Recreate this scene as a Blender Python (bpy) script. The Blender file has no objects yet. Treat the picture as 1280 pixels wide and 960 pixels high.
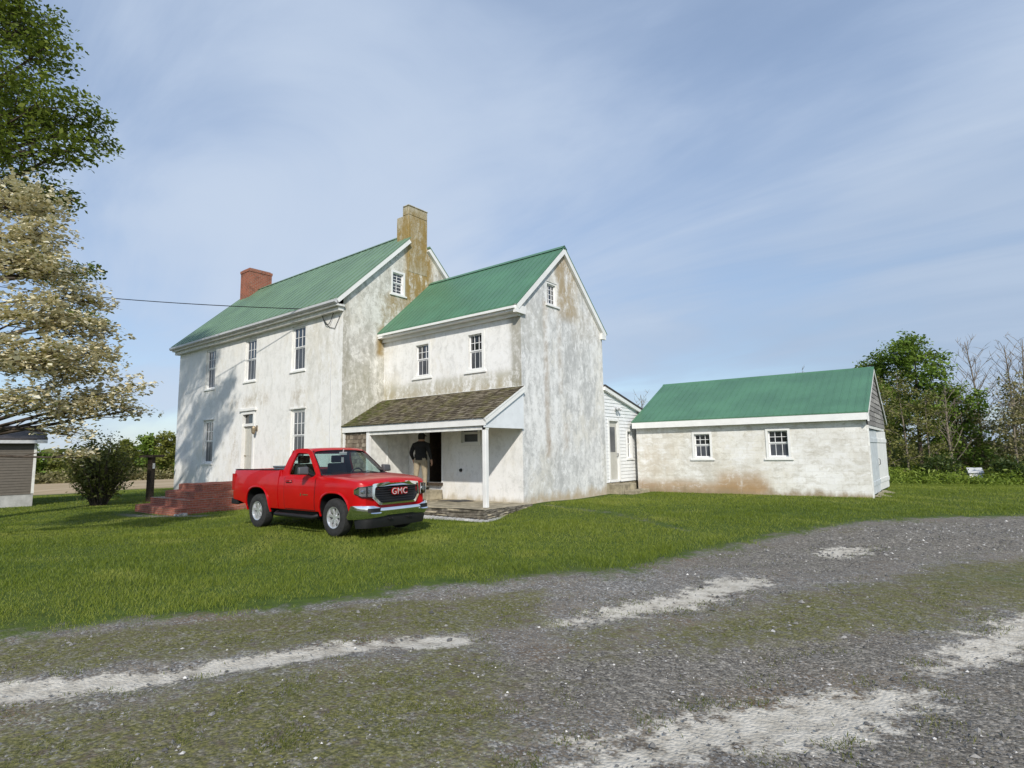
import bpy, bmesh, math, random
import numpy as np
from mathutils import Vector, Matrix
R = math.radians
random.seed(7); rng = np.random.default_rng(11)
SC = bpy.context.scene
COL = SC.collection
SUN = Vector((0.667*0.827, -0.745*0.827, 0.562))

# ------------------------------------------------------------------ helpers
def tag(o, label=None, cat=None, group=None, kind=None):
    if label: o['label'] = label
    if cat: o['category'] = cat
    if group: o['group'] = group
    if kind: o['kind'] = kind
    return o

def empty(name, loc=(0,0,0), rz=0, label=None, cat=None, group=None):
    o = bpy.data.objects.new(name, None); COL.objects.link(o)
    o.location = loc; o.rotation_euler = (0,0,rz); o.empty_display_size = .3
    return tag(o, label, cat, group)

def link(name, me, mat=None, parent=None):
    o = bpy.data.objects.new(name, me); COL.objects.link(o)
    if mat is not None:
        for m in (mat if isinstance(mat,(list,tuple)) else [mat]): me.materials.append(m)
    if parent is not None: o.parent = parent
    return o

class MB:
    def __init__(s): s.v=[]; s.f=[]; s.mi=[]; s.cur=0
    def face(s, pts):
        n=len(s.v); s.v += [tuple(p) for p in pts]; s.f.append(tuple(range(n,n+len(pts)))); s.mi.append(s.cur)
    def faces(s, pts, fs):
        n=len(s.v); s.v += [tuple(p) for p in pts]
        for f in fs: s.f.append(tuple(i+n for i in f)); s.mi.append(s.cur)
    def box(s, x0,y0,z0,x1,y1,z1):
        p=[(x0,y0,z0),(x1,y0,z0),(x1,y1,z0),(x0,y1,z0),(x0,y0,z1),(x1,y0,z1),(x1,y1,z1),(x0,y1,z1)]
        s.faces(p,[(0,3,2,1),(4,5,6,7),(0,1,5,4),(1,2,6,5),(2,3,7,6),(3,0,4,7)])
    def hexa(s, p): s.faces(p,[(0,3,2,1),(4,5,6,7),(0,1,5,4),(1,2,6,5),(2,3,7,6),(3,0,4,7)])
    def beam(s, a, b, w, h, up=(0,0,1)):
        a=Vector(a); b=Vector(b); d=(b-a).normalized(); u=Vector(up)
        r=d.cross(u).normalized()*w/2; q=r.cross(d).normalized()*h/2
        s.hexa([a-r-q,a+r-q,b+r-q,b-r-q,a-r+q,a+r+q,b+r+q,b-r+q])
    def prism(s, poly, fn, d0, d1):
        n=len(poly); p=[fn(a,b,d0) for a,b in poly]+[fn(a,b,d1) for a,b in poly]
        fs=[tuple(range(n-1,-1,-1)), tuple(range(n,2*n))]+[(i,(i+1)%n,n+(i+1)%n,n+i) for i in range(n)]
        s.faces(p,fs)
    def tube(s, pts, rad, n=6, cap=True):
        pts=[Vector(p) for p in pts]
        if not isinstance(rad,(list,tuple)): rad=[rad]*len(pts)
        base=len(s.v); prev=None
        for i,p in enumerate(pts):
            d=(pts[min(i+1,len(pts)-1)]-pts[max(i-1,0)])
            d = d.normalized() if d.length>1e-9 else Vector((0,0,1))
            if prev is None:
                a=Vector((0,0,1)) if abs(d.z)<.9 else Vector((1,0,0))
                u=d.cross(a).normalized()
            else:
                u=(prev-d*prev.dot(d))
                u = u.normalized() if u.length>1e-6 else d.orthogonal().normalized()
            prev=u; w=d.cross(u)
            for k in range(n):
                t=2*math.pi*k/n; s.v.append(tuple(p+(u*math.cos(t)+w*math.sin(t))*rad[i]))
        for i in range(len(pts)-1):
            for k in range(n):
                k2=(k+1)%n; s.f.append((base+i*n+k,base+i*n+k2,base+(i+1)*n+k2,base+(i+1)*n+k)); s.mi.append(s.cur)
        if cap:
            s.f.append(tuple(base+k for k in range(n-1,-1,-1))); s.mi.append(s.cur)
            e=base+(len(pts)-1)*n; s.f.append(tuple(e+k for k in range(n))); s.mi.append(s.cur)
    def lathe_y(s, prof, c=(0,0,0), n=36, closed=False):
        base=len(s.v); m=len(prof)
        for r,y in prof:
            for k in range(n):
                t=2*math.pi*k/n; s.v.append((c[0]+r*math.cos(t), c[1]+y, c[2]+r*math.sin(t)))
        rngm = m if closed else m-1
        for i in range(rngm):
            j=(i+1)%m
            for k in range(n):
                k2=(k+1)%n; s.f.append((base+i*n+k,base+i*n+k2,base+j*n+k2,base+j*n+k)); s.mi.append(s.cur)
    def grid(s, nu, nv, fn):
        base=len(s.v)
        for i in range(nu+1):
            for j in range(nv+1): s.v.append(tuple(fn(i/nu,j/nv)))
        for i in range(nu):
            for j in range(nv):
                a=base+i*(nv+1)+j; s.f.append((a,a+nv+1,a+nv+2,a+1)); s.mi.append(s.cur)
    def mesh(s, name, smooth=None, recalc=True, merge=False):
        me=bpy.data.meshes.new(name); me.from_pydata(s.v,[],s.f)
        if any(s.mi): me.polygons.foreach_set('material_index', s.mi)
        if recalc or merge:
            bm=bmesh.new(); bm.from_mesh(me)
            if merge: bmesh.ops.remove_doubles(bm, verts=bm.verts, dist=1e-4)
            if recalc: bmesh.ops.recalc_face_normals(bm, faces=bm.faces)
            bm.to_mesh(me); bm.free()
        if smooth is not None:
            me.polygons.foreach_set('use_smooth',[True]*len(me.polygons)); me.set_sharp_from_angle(angle=R(smooth))
        me.update(); return me
    def build(s, name, mat, parent=None, smooth=None, recalc=True, merge=False):
        return link(name, s.mesh(name,smooth,recalc,merge), mat, parent)

def bevel_mesh(me, w, seg=2):
    bm=bmesh.new(); bm.from_mesh(me)
    bmesh.ops.bevel(bm, geom=[e for e in bm.edges if len(e.link_faces)==2 and e.calc_face_angle(0)>R(30)], offset=w, segments=seg, profile=.6, affect='EDGES', clamp_overlap=True)
    bm.to_mesh(me); bm.free(); me.update()

def np_mesh(name, verts, nper, mat, parent=None, var=None, faces=None):
    """verts (N*nper,3): N polygons of nper own vertices each"""
    me=bpy.data.meshes.new(name); n=len(verts); nf=n//nper
    me.vertices.add(n); me.vertices.foreach_set('co', np.ascontiguousarray(verts,dtype=np.float32).ravel())
    me.loops.add(n); me.loops.foreach_set('vertex_index', np.arange(n,dtype=np.int32))
    me.polygons.add(nf); me.polygons.foreach_set('loop_start', np.arange(0,n,nper,dtype=np.int32))
    me.update(calc_edges=True)
    if var is not None:
        a=me.attributes.new('var','FLOAT','POINT'); a.data.foreach_set('value', np.ascontiguousarray(var,dtype=np.float32))
    return link(name, me, mat, parent)

# ------------------------------------------------------------------ node helper
class NT:
    def __init__(s, name):
        s.m=bpy.data.materials.new(name); s.m.use_nodes=True; s.t=s.m.node_tree; s.t.nodes.clear()
        s.out=s.n('ShaderNodeOutputMaterial'); s._co=None
    def n(s, t, **k):
        nd=s.t.nodes.new(t)
        for a,b in k.items(): setattr(nd,a,b)
        return nd
    def put(s, sock, v):
        if v is None: return
        if hasattr(v,'is_linked') or isinstance(v,bpy.types.NodeSocket): s.t.links.new(v,sock)
        else:
            if isinstance(v,(tuple,list)) and len(v)==3 and sock.type=='RGBA': v=(*v,1)
            sock.default_value=v
    def co(s):
        if s._co is None: s._co=s.n('ShaderNodeTexCoord').outputs['Object']
        return s._co
    def xyz(s, v=None):
        nd=s.n('ShaderNodeSeparateXYZ'); s.put(nd.inputs[0], v or s.co()); return nd.outputs
    def scale(s, v, sc):
        nd=s.n('ShaderNodeVectorMath',operation='MULTIPLY'); s.put(nd.inputs[0],v); nd.inputs[1].default_value=sc; return nd.outputs[0]
    def math(s, op, a, b=None, c=None, clamp=False):
        nd=s.n('ShaderNodeMath',operation=op); nd.use_clamp=clamp
        s.put(nd.inputs[0],a); s.put(nd.inputs[1],b); s.put(nd.inputs[2],c); return nd.outputs[0]
    def noise(s, scale=1, detail=4, rough=.55, vec=None, dist=0, out=0):
        nd=s.n('ShaderNodeTexNoise'); s.put(nd.inputs['Vector'], vec or s.co())
        nd.inputs['Scale'].default_value=scale; nd.inputs['Detail'].default_value=detail; nd.inputs['Roughness'].default_value=rough; nd.inputs['Distortion'].default_value=dist
        return nd.outputs[out]
    def vor(s, scale, vec=None, feature='F1', out='Color'):
        nd=s.n('ShaderNodeTexVoronoi',feature=feature); s.put(nd.inputs['Vector'], vec or s.co()); nd.inputs['Scale'].default_value=scale
        return nd.outputs[out]
    def ss(s, v, a, b, c=0., d=1.):
        nd=s.n('ShaderNodeMapRange',interpolation_type='SMOOTHSTEP'); s.put(nd.inputs[0],v)
        for i,q in enumerate((a,b,c,d)): s.put(nd.inputs[1+i],q)
        return nd.outputs[0]
    def band(s, v, lo, hi, soft):
        r=None
        if lo is not None: r=s.ss(v,lo-soft,lo+soft)
        if hi is not None:
            q=s.ss(v,hi-soft,hi+soft,1.,0.); r=q if r is None else s.math('MULTIPLY',r,q)
        return r
    def mix(s, f, a, b, blend='MIX'):
        nd=s.n('ShaderNodeMix',data_type='RGBA',blend_type=blend)
        s.put(nd.inputs['Factor'],f); s.put(nd.inputs[6],a); s.put(nd.inputs[7],b); return nd.outputs[2]
    def ramp(s, f, stops):
        nd=s.n('ShaderNodeValToRGB'); s.put(nd.inputs[0],f); e=nd.color_ramp.elements
        while len(e)<len(stops): e.new(.5)
        for el,(p,c) in zip(e,stops):
            el.position=p; el.color=(*c,1) if len(c)==3 else c
        return nd.outputs[0]
    def bump(s, h, strength=.3, dist=.02, normal=None):
        nd=s.n('ShaderNodeBump'); s.put(nd.inputs['Height'],h); nd.inputs['Strength'].default_value=strength; nd.inputs['Distance'].default_value=dist
        if normal: s.put(nd.inputs['Normal'],normal)
        return nd.outputs[0]
    def attr(s, name, out='Fac'):
        nd=s.n('ShaderNodeAttribute'); nd.attribute_name=name; return nd.outputs[out]
    def bsdf(s, color, rough=.7, metal=0., normal=None, spec=.5, **kw):
        b=s.n('ShaderNodeBsdfPrincipled'); s.put(b.inputs['Base Color'],color); s.put(b.inputs['Roughness'],rough); s.put(b.inputs['Metallic'],metal)
        b.inputs['Specular IOR Level'].default_value=spec
        if normal is not None: s.put(b.inputs['Normal'],normal)
        for k,v in kw.items(): s.put(b.inputs[k.replace('_',' ')],v)
        s.t.links.new(b.outputs[0], s.out.inputs[0]); return b
def simple(name, color, rough=.6, metal=0., var=.15, nscale=6, bump=0., spec=.5, **kw):
    t=NT(name); n=t.noise(nscale,5,.6)
    c=t.mix(t.ss(n,.3,.7), tuple(x*(1-var) for x in color), tuple(min(1,x*(1+var)) for x in color))
    nm=t.bump(t.noise(nscale*8,4,.6),bump,.01) if bump else None
    t.bsdf(c,rough,metal,nm,spec,**kw); return t.m

# ------------------------------------------------------------------ materials
def stucco(name, base=(.70,.69,.65), grey=(.33,.33,.31), amount=.5, streak=1.0, stains=(), grime=None, bump=.35, courses=False, fls=(1.5,1.5,.75)):
    t=NT(name); P=t.co(); x,y,z=t.xyz()
    w=t.n('ShaderNodeVectorMath',operation='MULTIPLY_ADD'); t.put(w.inputs[0],t.noise(1.5,3,.6,out=1)); w.inputs[1].default_value=(.5,.5,.5); t.put(w.inputs[2],P)
    P2=w.outputs[0]
    blot=t.noise(.55,5,.62,vec=P2); st=t.noise(1.,6,.65,vec=t.scale(P2,(3.2,3.2,.33))); fine=t.noise(5.,7,.72,vec=P2); vf=t.noise(26.,4,.65)
    a=t.math('ADD', t.math('MULTIPLY',blot,.45), t.math('ADD', t.math('MULTIPLY',st,.45*streak), t.math('MULTIPLY',fine,.45)))
    lo=.9-.42*amount+ .225*(streak-1)
    g=t.ss(a, lo-.16, lo+.17)
    c=t.mix(t.math('MULTIPLY',g,.85), base, grey)
    sp=t.noise(11.,5,.75,vec=P2)
    warm=t.ss(t.noise(.9,5,.6,vec=t.scale(P2,(1,1,.6))),.48,.68)
    c=t.mix(t.math('MULTIPLY',warm,.45), c, tuple(q*f for q,f in zip(base,(.86,.81,.70))))
    c=t.mix(t.math('MULTIPLY',t.ss(fine,.56,.74),.38*min(1,amount*1.6)), c, tuple(q*.62 for q in grey))
    c=t.mix(t.math('MULTIPLY',t.ss(fine,.46,.30),.55), c, tuple(min(.82,q*1.13) for q in base))
    c=t.mix(t.math('MULTIPLY',t.ss(sp,.58,.72),.30*min(1,amount*1.8)), c, tuple(q*.55 for q in grey))
    fl=t.noise(2.6,10,.72,vec=t.scale(P2,fls))
    c=t.mix(t.math('MULTIPLY',t.ss(fl,.535,.575),.42*min(1.3,amount*2)), c, tuple(q*.92 for q in grey))
    c=t.mix(t.math('MULTIPLY',t.ss(fl,.45,.41),.6), c, tuple(min(.84,q*1.10) for q in base))
    for (bx,by,bz,soft,colr,strength,thr) in stains:
        m=None
        for ax,b in ((x,bx),(y,by),(z,bz)):
            if b is None: continue
            jit=t.math('MULTIPLY_ADD', t.math('SUBTRACT',blot,.5), soft*2.2, ax)
            q=t.band(jit,b[0],b[1],soft); m=q if m is None else t.math('MULTIPLY',m,q)
        nn=t.math('ADD',t.math('MULTIPLY',st,.35),t.math('ADD',t.math('MULTIPLY',fl,.4),t.math('MULTIPLY',sp,.25)))
        m=t.math('MULTIPLY', m, t.ss(nn,thr-.1,thr+.08))
        c=t.mix(t.math('MULTIPLY',m,strength), c, colr)
    if grime:
        z0,h,colr=grime
        jz=t.math('MULTIPLY_ADD',t.math('SUBTRACT',t.noise(1.6,5,.65,vec=t.scale(P,(1,1,.25))),.5),-h*2.6,z)
        m=t.ss(jz,z0+h*.15,z0+h,1.,0.)
        c=t.mix(t.math('MULTIPLY',m,t.ss(fine,.25,.6,.55,1.)), c, colr)
    hgt=t.math('ADD',t.math('MULTIPLY',fine,.7),t.math('MULTIPLY',vf,.3))
    if courses:
        br=t.n('ShaderNodeTexBrick'); cx=t.n('ShaderNodeCombineXYZ'); t.put(cx.inputs[0],t.math('ADD',x,y)); t.put(cx.inputs[1],z); t.put(br.inputs['Vector'],cx.outputs[0])
        br.inputs['Scale'].default_value=1; br.inputs['Brick Width'].default_value=.41; br.inputs['Row Height'].default_value=.205; br.inputs['Mortar Size'].default_value=.008; br.inputs['Mortar Smooth'].default_value=.8
        br.inputs['Color1'].default_value=(1,1,1,1); br.inputs['Color2'].default_value=(.86,.85,.83,1); br.inputs['Mortar'].default_value=(.8,.79,.77,1)
        c=t.mix(.7,c,br.outputs[0],'MULTIPLY')
        hgt=t.math('SUBTRACT',hgt,t.math('MULTIPLY',br.outputs[1],.35))
    t.bsdf(c,.9,0,t.bump(hgt,bump,.035),.25); return t.m

OCH=(.30,.195,.045); TAN=(.34,.26,.14); GRY=(.20,.20,.185); RUST=(.30,.17,.09)
M={}
M['main_front']=stucco('stucco_main_front',(.82,.815,.795),(.58,.58,.56),.27,.8,[
    ((-14.9,-11.5),None,(3.62,4.1),.2,TAN,.5,.52),((-14.9,-14.0),None,(1.4,2.6),.3,OCH,.5,.54),((-12.9,-12.2),None,(3.7,4.9),.3,(.42,.39,.30),.4,.52),((-9.6,-6.5),None,(4.,7.),.5,(.50,.48,.40),.4,.53),((-9.9,-8.9),None,(3.4,4.2),.2,TAN,.4,.54)],(-.45,.7,(.42,.39,.33)))
M['main_gable']=stucco('stucco_main_gable',(.76,.75,.70),(.36,.35,.30),.54,1.0,[
    (None,(1.02,2.45),(6.6,10.9),.2,OCH,.9,.44),(None,(.2,1.1),(6.8,7.8),.2,OCH,.6,.5),(None,(-.30,.0),(5.3,6.4),.15,OCH,.85,.42),(None,(-.4,.5),(6.2,7.7),.3,OCH,.5,.53),
    (None,(-1.9,-1.6),(1,7.5),.12,(.30,.28,.22),.6,.46),(None,(2.0,4.),(8.,10.),.4,OCH,.35,.55),(None,(-1.85,-.2),(3.4,5),.4,(.34,.33,.22),.4,.53)],bump=.5)
M['wing_front']=stucco('stucco_wing_front',(.83,.825,.81),(.55,.55,.53),.32,.8,[
    (None,None,(3.5,4.15),.16,(.40,.38,.29),.7,.47),(None,None,(3.5,3.9),.15,OCH,.4,.54),((-.42,.1),None,(3.2,6.),.13,(.25,.235,.175),.7,.44),((-6.6,-6.0),None,(3.5,4.5),.25,(.42,.38,.25),.5,.5)],(.0,.3,(.50,.45,.35)))
M['wing_gable']=stucco('stucco_wing_gable',(.81,.81,.80),(.42,.425,.42),.54,1.1,[
    (None,(1.9,3.3),(6.2,8.6),.3,(.36,.26,.12),.75,.47),(None,(1.2,1.45),(1.4,6.6),.10,(.42,.34,.26),.6,.47),(None,(2.,2.25),(3.5,6.3),.1,(.42,.35,.27),.45,.48),
    (None,(.0,1.2),(4.8,6.3),.3,(.46,.45,.40),.45,.5),(None,(3.0,5),(5.4,6.6),.3,(.46,.40,.31),.4,.51),(None,(1.3,1.9),(1.6,2.4),.15,RUST,.4,.56),(None,(2.2,2.6),(1.6,2.5),.15,(.45,.33,.22),.45,.53),(None,(2.4,4.2),(2.8,5.6),.4,(.42,.425,.42),.5,.53)],(.0,.4,(.46,.38,.27)))
M['chimney_stucco']=stucco('stucco_chimney',(.50,.46,.36),(.25,.22,.13),.62,.9,[(None,None,(9,11.4),.5,OCH,.8,.49)],bump=.8)
M['garage_wall']=stucco('garage_block',(.85,.85,.83),(.56,.53,.46),.50,.5,[((-7.9,-3.),None,(-.1,.45),.2,(.38,.25,.13),.8,.43),((-4.7,-3.2),None,(-.1,.8),.25,(.40,.26,.13),.75,.44),((-7.9,-6.2),None,(.6,1.9),.5,(.62,.54,.43),.45,.5)],(-.05,.30,(.32,.25,.16)),courses=True,fls=(.8,.8,2.1))
M['porch_panel']=simple('painted_panel',(.74,.77,.80),.55,var=.05,nscale=3)
M['white']=simple('white_trim_paint',(.80,.80,.78),.5,var=.05,nscale=2.5,bump=.05)
M['white_old']=simple('weathered_white_paint',(.72,.72,.69),.65,var=.14,nscale=5,bump=.2)
M['siding']=simple('white_clapboard',(.78,.79,.79),.5,var=.05,nscale=3)
M['vinyl']=simple('white_window_vinyl',(.82,.82,.82),.35,var=.02)
M['dark']=simple('dark_interior',(.012,.011,.010),.9,var=.2)
M['black']=simple('black_plastic',(.009,.009,.010),.55,var=.2)
M['rubber']=simple('tyre_rubber',(.022,.022,.022),.85,var=.3,nscale=20,bump=.3)
M['concrete']=simple('weathered_concrete',(.33,.29,.21),.9,var=.35,nscale=4,bump=.6,spec=.2)
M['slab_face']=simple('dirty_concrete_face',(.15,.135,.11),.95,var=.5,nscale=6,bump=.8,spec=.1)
M['concrete_grey']=simple('grey_concrete',(.42,.42,.41),.85,var=.18,nscale=3,bump=.3)
M['shed_siding']=simple('taupe_lap_siding',(.125,.108,.088),.6,var=.08)
M['shed_roof']=simple('dark_roof_felt',(.05,.045,.045),.9,var=.25,nscale=12,bump=.5)
M['gutter']=simple('grey_gutter_metal',(.55,.56,.57),.4,var=.08)
M['grey_paint']=simple('pale_grey_door_paint',(.50,.49,.44),.5,var=.06)
M['wood_post']=simple('dark_weathered_wood',(.06,.042,.028),.85,var=.4,nscale=14,bump=.5)
M['steel']=simple('brushed_steel',(.55,.56,.58),.35,1.,var=.1)
M['brass']=simple('old_brass',(.30,.24,.16),.45,.7,var=.2)

def roof_metal(name, col):
    t=NT(name); n=t.noise(.8,5,.6); n2=t.noise(9,4,.6,vec=t.scale(t.co(),(1,.25,.25)))
    c=t.mix(t.ss(n,.3,.7),tuple(q*.86 for q in col),tuple(q*1.12 for q in col))
    c=t.mix(t.math('MULTIPLY',t.ss(n2,.62,.85),.15),c,(.20,.28,.22))
    t.bsdf(c,t.ss(n,.2,.8,.38,.55),0,t.bump(t.noise(2.,3),.08,.02),.4); return t.m
M['roof']=roof_metal('green_metal_roof',(.082,.195,.118))
M['roof_sheen']=roof_metal('green_metal_roof_sheen',(.145,.235,.150))  # paler main roof: reflection at its angle is put into the colour

def glass_pane(name, base, rough, spec=.9, curtain=None):
    t=NT(name); n=t.noise(2.2,3,.5); c=t.mix(t.ss(n,.35,.7),base,tuple(q*1.9+.004 for q in base))
    if curtain:
        w=t.n('ShaderNodeTexWave',wave_type='BANDS',bands_direction='X'); t.put(w.inputs[0],t.co()); w.inputs['Scale'].default_value=5; w.inputs['Distortion'].default_value=2.
        c=t.mix(t.ss(w.outputs['Fac'],.4,.8,.2,.75),c,curtain)
    b=t.bsdf(c,rough,0,t.bump(t.noise(1.3,2),.04,.05),spec); b.inputs['IOR'].default_value=1.6
    return t.m
M['pane']=glass_pane('window_glass',(.010,.012,.016),.04)
M['pane_curtain']=glass_pane('curtained_window_glass',(.016,.018,.022),.06,.8,(.20,.205,.21))
M['screen']=glass_pane('screened_window_glass',(.035,.038,.046),.35,.5)
M['screen_curtain']=glass_pane('screened_curtained_glass',(.03,.033,.038),.3,.5,(.15,.155,.165))

def clear_glass(name, tint, refl=1.45):
    t=NT(name); tr=t.n('ShaderNodeBsdfTransparent'); t.put(tr.inputs[0],tint)
    gl=t.n('ShaderNodeBsdfGlossy'); gl.inputs['Roughness'].default_value=.02
    fr=t.n('ShaderNodeFresnel'); fr.inputs[0].default_value=refl
    mx=t.n('ShaderNodeMixShader'); t.put(mx.inputs[0],t.math('MULTIPLY_ADD',fr.outputs[0],.9,.03,clamp=True)); t.t.links.new(tr.outputs[0],mx.inputs[1]); t.t.links.new(gl.outputs[0],mx.inputs[2]); t.t.links.new(mx.outputs[0],t.out.inputs[0]); return t.m
M['car_glass']=clear_glass('tinted_car_glass',(.66,.78,.76))
M['lens']=clear_glass('clear_lamp_lens',(.92,.93,.95))

def brick(name, c1, c2, mortar, bw=.21, bh=.075):
    t=NT(name); x,y,z=t.xyz(); cx=t.n('ShaderNodeCombineXYZ'); t.put(cx.inputs[0],t.math('ADD',x,t.math('MULTIPLY',y,1.003))); t.put(cx.inputs[1],z)
    br=t.n('ShaderNodeTexBrick'); t.put(br.inputs['Vector'],cx.outputs[0]); br.inputs['Scale'].default_value=1
    br.inputs['Brick Width'].default_value=bw; br.inputs['Row Height'].default_value=bh; br.inputs['Mortar Size'].default_value=.007
    br.inputs['Color1'].default_value=(*c1,1); br.inputs['Color2'].default_value=(*c2,1); br.inputs['Mortar'].default_value=(*mortar,1)
    n=t.noise(3.5,5,.65); c=t.mix(t.math('MULTIPLY',t.ss(n,.52,.7),.55),br.outputs[0],(.10,.055,.04)); n2=t.noise(7,4,.6)
    c=t.mix(t.math('MULTIPLY',t.ss(n2,.6,.75),.4),c,(.42,.36,.30))
    t.bsdf(c,.9,0,t.bump(t.math('SUBTRACT',t.noise(30,4),br.outputs[1]),.5,.012),.2); return t.m
M['brick']=brick('red_brick',(.36,.11,.06),(.27,.085,.05),(.33,.27,.22))
M['brick_step']=brick('worn_red_brick',(.42,.135,.085),(.29,.095,.065),(.34,.26,.21))

def shingle_mat(name, cols, moss):
    t=NT(name); v=t.attr('var'); n=t.noise(2.2,5,.6); n2=t.noise(30,4,.7,vec=t.scale(t.co(),(1,.15,.15)))
    c=t.ramp(v,[(0.,cols[0]),(.5,cols[1]),(1.,cols[2])])
    c=t.mix(t.math('MULTIPLY',t.ss(n2,.4,.65),.5),c,tuple(q*.45 for q in cols[0]))
    if moss: 
        c=t.mix(t.math('MULTIPLY',t.ss(t.math('ADD',n,t.math('MULTIPLY',t.noise(11,5,.7),.35)),.62,.85),.6),c,moss)
        x,y,z=t.xyz(); c=t.mix(t.math('MULTIPLY',t.ss(x,-6.1,-5.0,.8,0.),t.ss(t.noise(6,5),.35,.6)),c,(.085,.10,.02))
    t.bsdf(c,.95,0,t.bump(n2,.5,.01),.15); return t.m
M['shake']=shingle_mat('mossy_wood_shingle',[(.075,.06,.042),(.15,.125,.088),(.25,.215,.16)],(.16,.15,.055))
M['shake_wall']=shingle_mat('weathered_wall_shingle',[(.15,.12,.09),(.26,.215,.16),(.36,.31,.24)],None)
M['shake_grey']=shingle_mat('grey_weathered_clapboard',[(.22,.21,.20),(.30,.29,.275),(.40,.385,.36)],None)

def paint_red():
    t=NT('red_car_paint'); n=t.noise(3,4)
    b=t.bsdf(t.mix(t.ss(n,.3,.7),(.43,.002,.004),(.48,.003,.005)),.30,0,None,.28); b.inputs['Coat Weight'].default_value=.45; b.inputs['Coat Roughness'].default_value=.04
    return t.m
M['red']=paint_red()
M['chrome']=simple('chrome',(.82,.83,.85),.07,1.,var=.03)
M['alloy']=simple('silver_wheel',(.78,.79,.81),.3,.75,var=.05)
M['seat']=simple('dark_seat_fabric',(.03,.032,.036),.9,var=.2)
M['badge']=simple('silver_badge',(.66,.62,.62),.35,.3,var=.05)
M['tail']=simple('red_tail_lens',(.35,.01,.012),.12,var=.1)
M['mirror_grey']=simple('grey_black_mirror_plastic',(.075,.075,.078),.4,var=.1)

def leaf_mat(name, c0, c1, c2, trans=.35, rough=.55):
    t=NT(name); v=t.attr('var'); c=t.ramp(v,[(0.,c0),(.5,c1),(1.,c2)])
    d=t.n('ShaderNodeBsdfPrincipled'); t.put(d.inputs['Base Color'],c); d.inputs['Roughness'].default_value=rough; d.inputs['Specular IOR Level'].default_value=.3
    tr=t.n('ShaderNodeBsdfTranslucent'); t.put(tr.inputs[0],t.mix(.5,c,(.16,.22,.02)))
    mx=t.n('ShaderNodeMixShader'); mx.inputs[0].default_value=trans
    t.t.links.new(d.outputs[0],mx.inputs[1]); t.t.links.new(tr.outputs[0],mx.inputs[2]); t.t.links.new(mx.outputs[0],t.out.inputs[0]); return t.m
M['leaf_tall']=leaf_mat('fresh_green_leaves',(0.08, 0.115, 0.018),(0.155, 0.205, 0.028),(0.26, 0.3, 0.055))
M['leaf_maple']=leaf_mat('bright_green_leaves',(0.09, 0.15, 0.022),(0.155, 0.245, 0.036),(0.25, 0.34, 0.06))
M['leaf_olive']=leaf_mat('olive_green_leaves',(0.11, 0.12, 0.034),(0.21, 0.215, 0.062),(0.32, 0.3, 0.12))
M['leaf_tan']=leaf_mat('young_bronze_green_leaves',(0.16, 0.145, 0.065),(0.27, 0.245, 0.115),(0.38, 0.34, 0.19))
M['leaf_dark']=leaf_mat('dark_evergreen_leaves',(0.03, 0.055, 0.016),(0.055, 0.085, 0.022),(0.09, 0.125, 0.035))
M['leaf_far']=leaf_mat('pale_spring_leaves',(0.13, 0.155, 0.03),(0.22, 0.24, 0.05),(0.31, 0.31, 0.08))
M['leaf_weed']=leaf_mat('tall_weed_leaves',(0.1, 0.15, 0.017),(0.19, 0.265, 0.032),(0.29, 0.36, 0.06))
M['leaf_bush']=leaf_mat('bronze_green_shrub_leaves',(0.065, 0.07, 0.018),(0.13, 0.14, 0.034),(0.22, 0.21, 0.06))
M['petal']=leaf_mat('cream_dogwood_bracts',(0.70, 0.59, 0.35),(0.83, 0.75, 0.52),(0.88, 0.84, 0.68),.3)
M['leaf_dog']=leaf_mat('yellow_green_dogwood_leaves',(0.12, 0.115, 0.022),(0.22, 0.2, 0.04),(0.32, 0.28, 0.08))
M['bark']=simple('brown_grey_bark',(.075,.06,.048),.95,var=.35,nscale=8,bump=.6,spec=.1)
M['bark_pale']=simple('pale_grey_bark',(.21,.18,.145),.95,var=.3,nscale=8,bump=.5,spec=.1)
M['grass']=leaf_mat('lawn_grass_blades',(0.1, 0.145, 0.014),(0.195, 0.245, 0.028),(0.33, 0.345, 0.075),.3,.5)
M['grass_dry']=leaf_mat('dry_grass_blades',(0.075, 0.095, 0.018),(0.14, 0.155, 0.035),(0.25, 0.235, 0.09),.3,.6)
t=NT('gravel_stones'); v=t.attr('var'); t.bsdf(t.ramp(v,[(0.,(.07,.068,.066)),(.45,(.17,.165,.158)),(.8,(.34,.33,.315)),(1.,(.66,.64,.61))]),.85,0,None,.3); M['stone']=t.m

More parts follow.
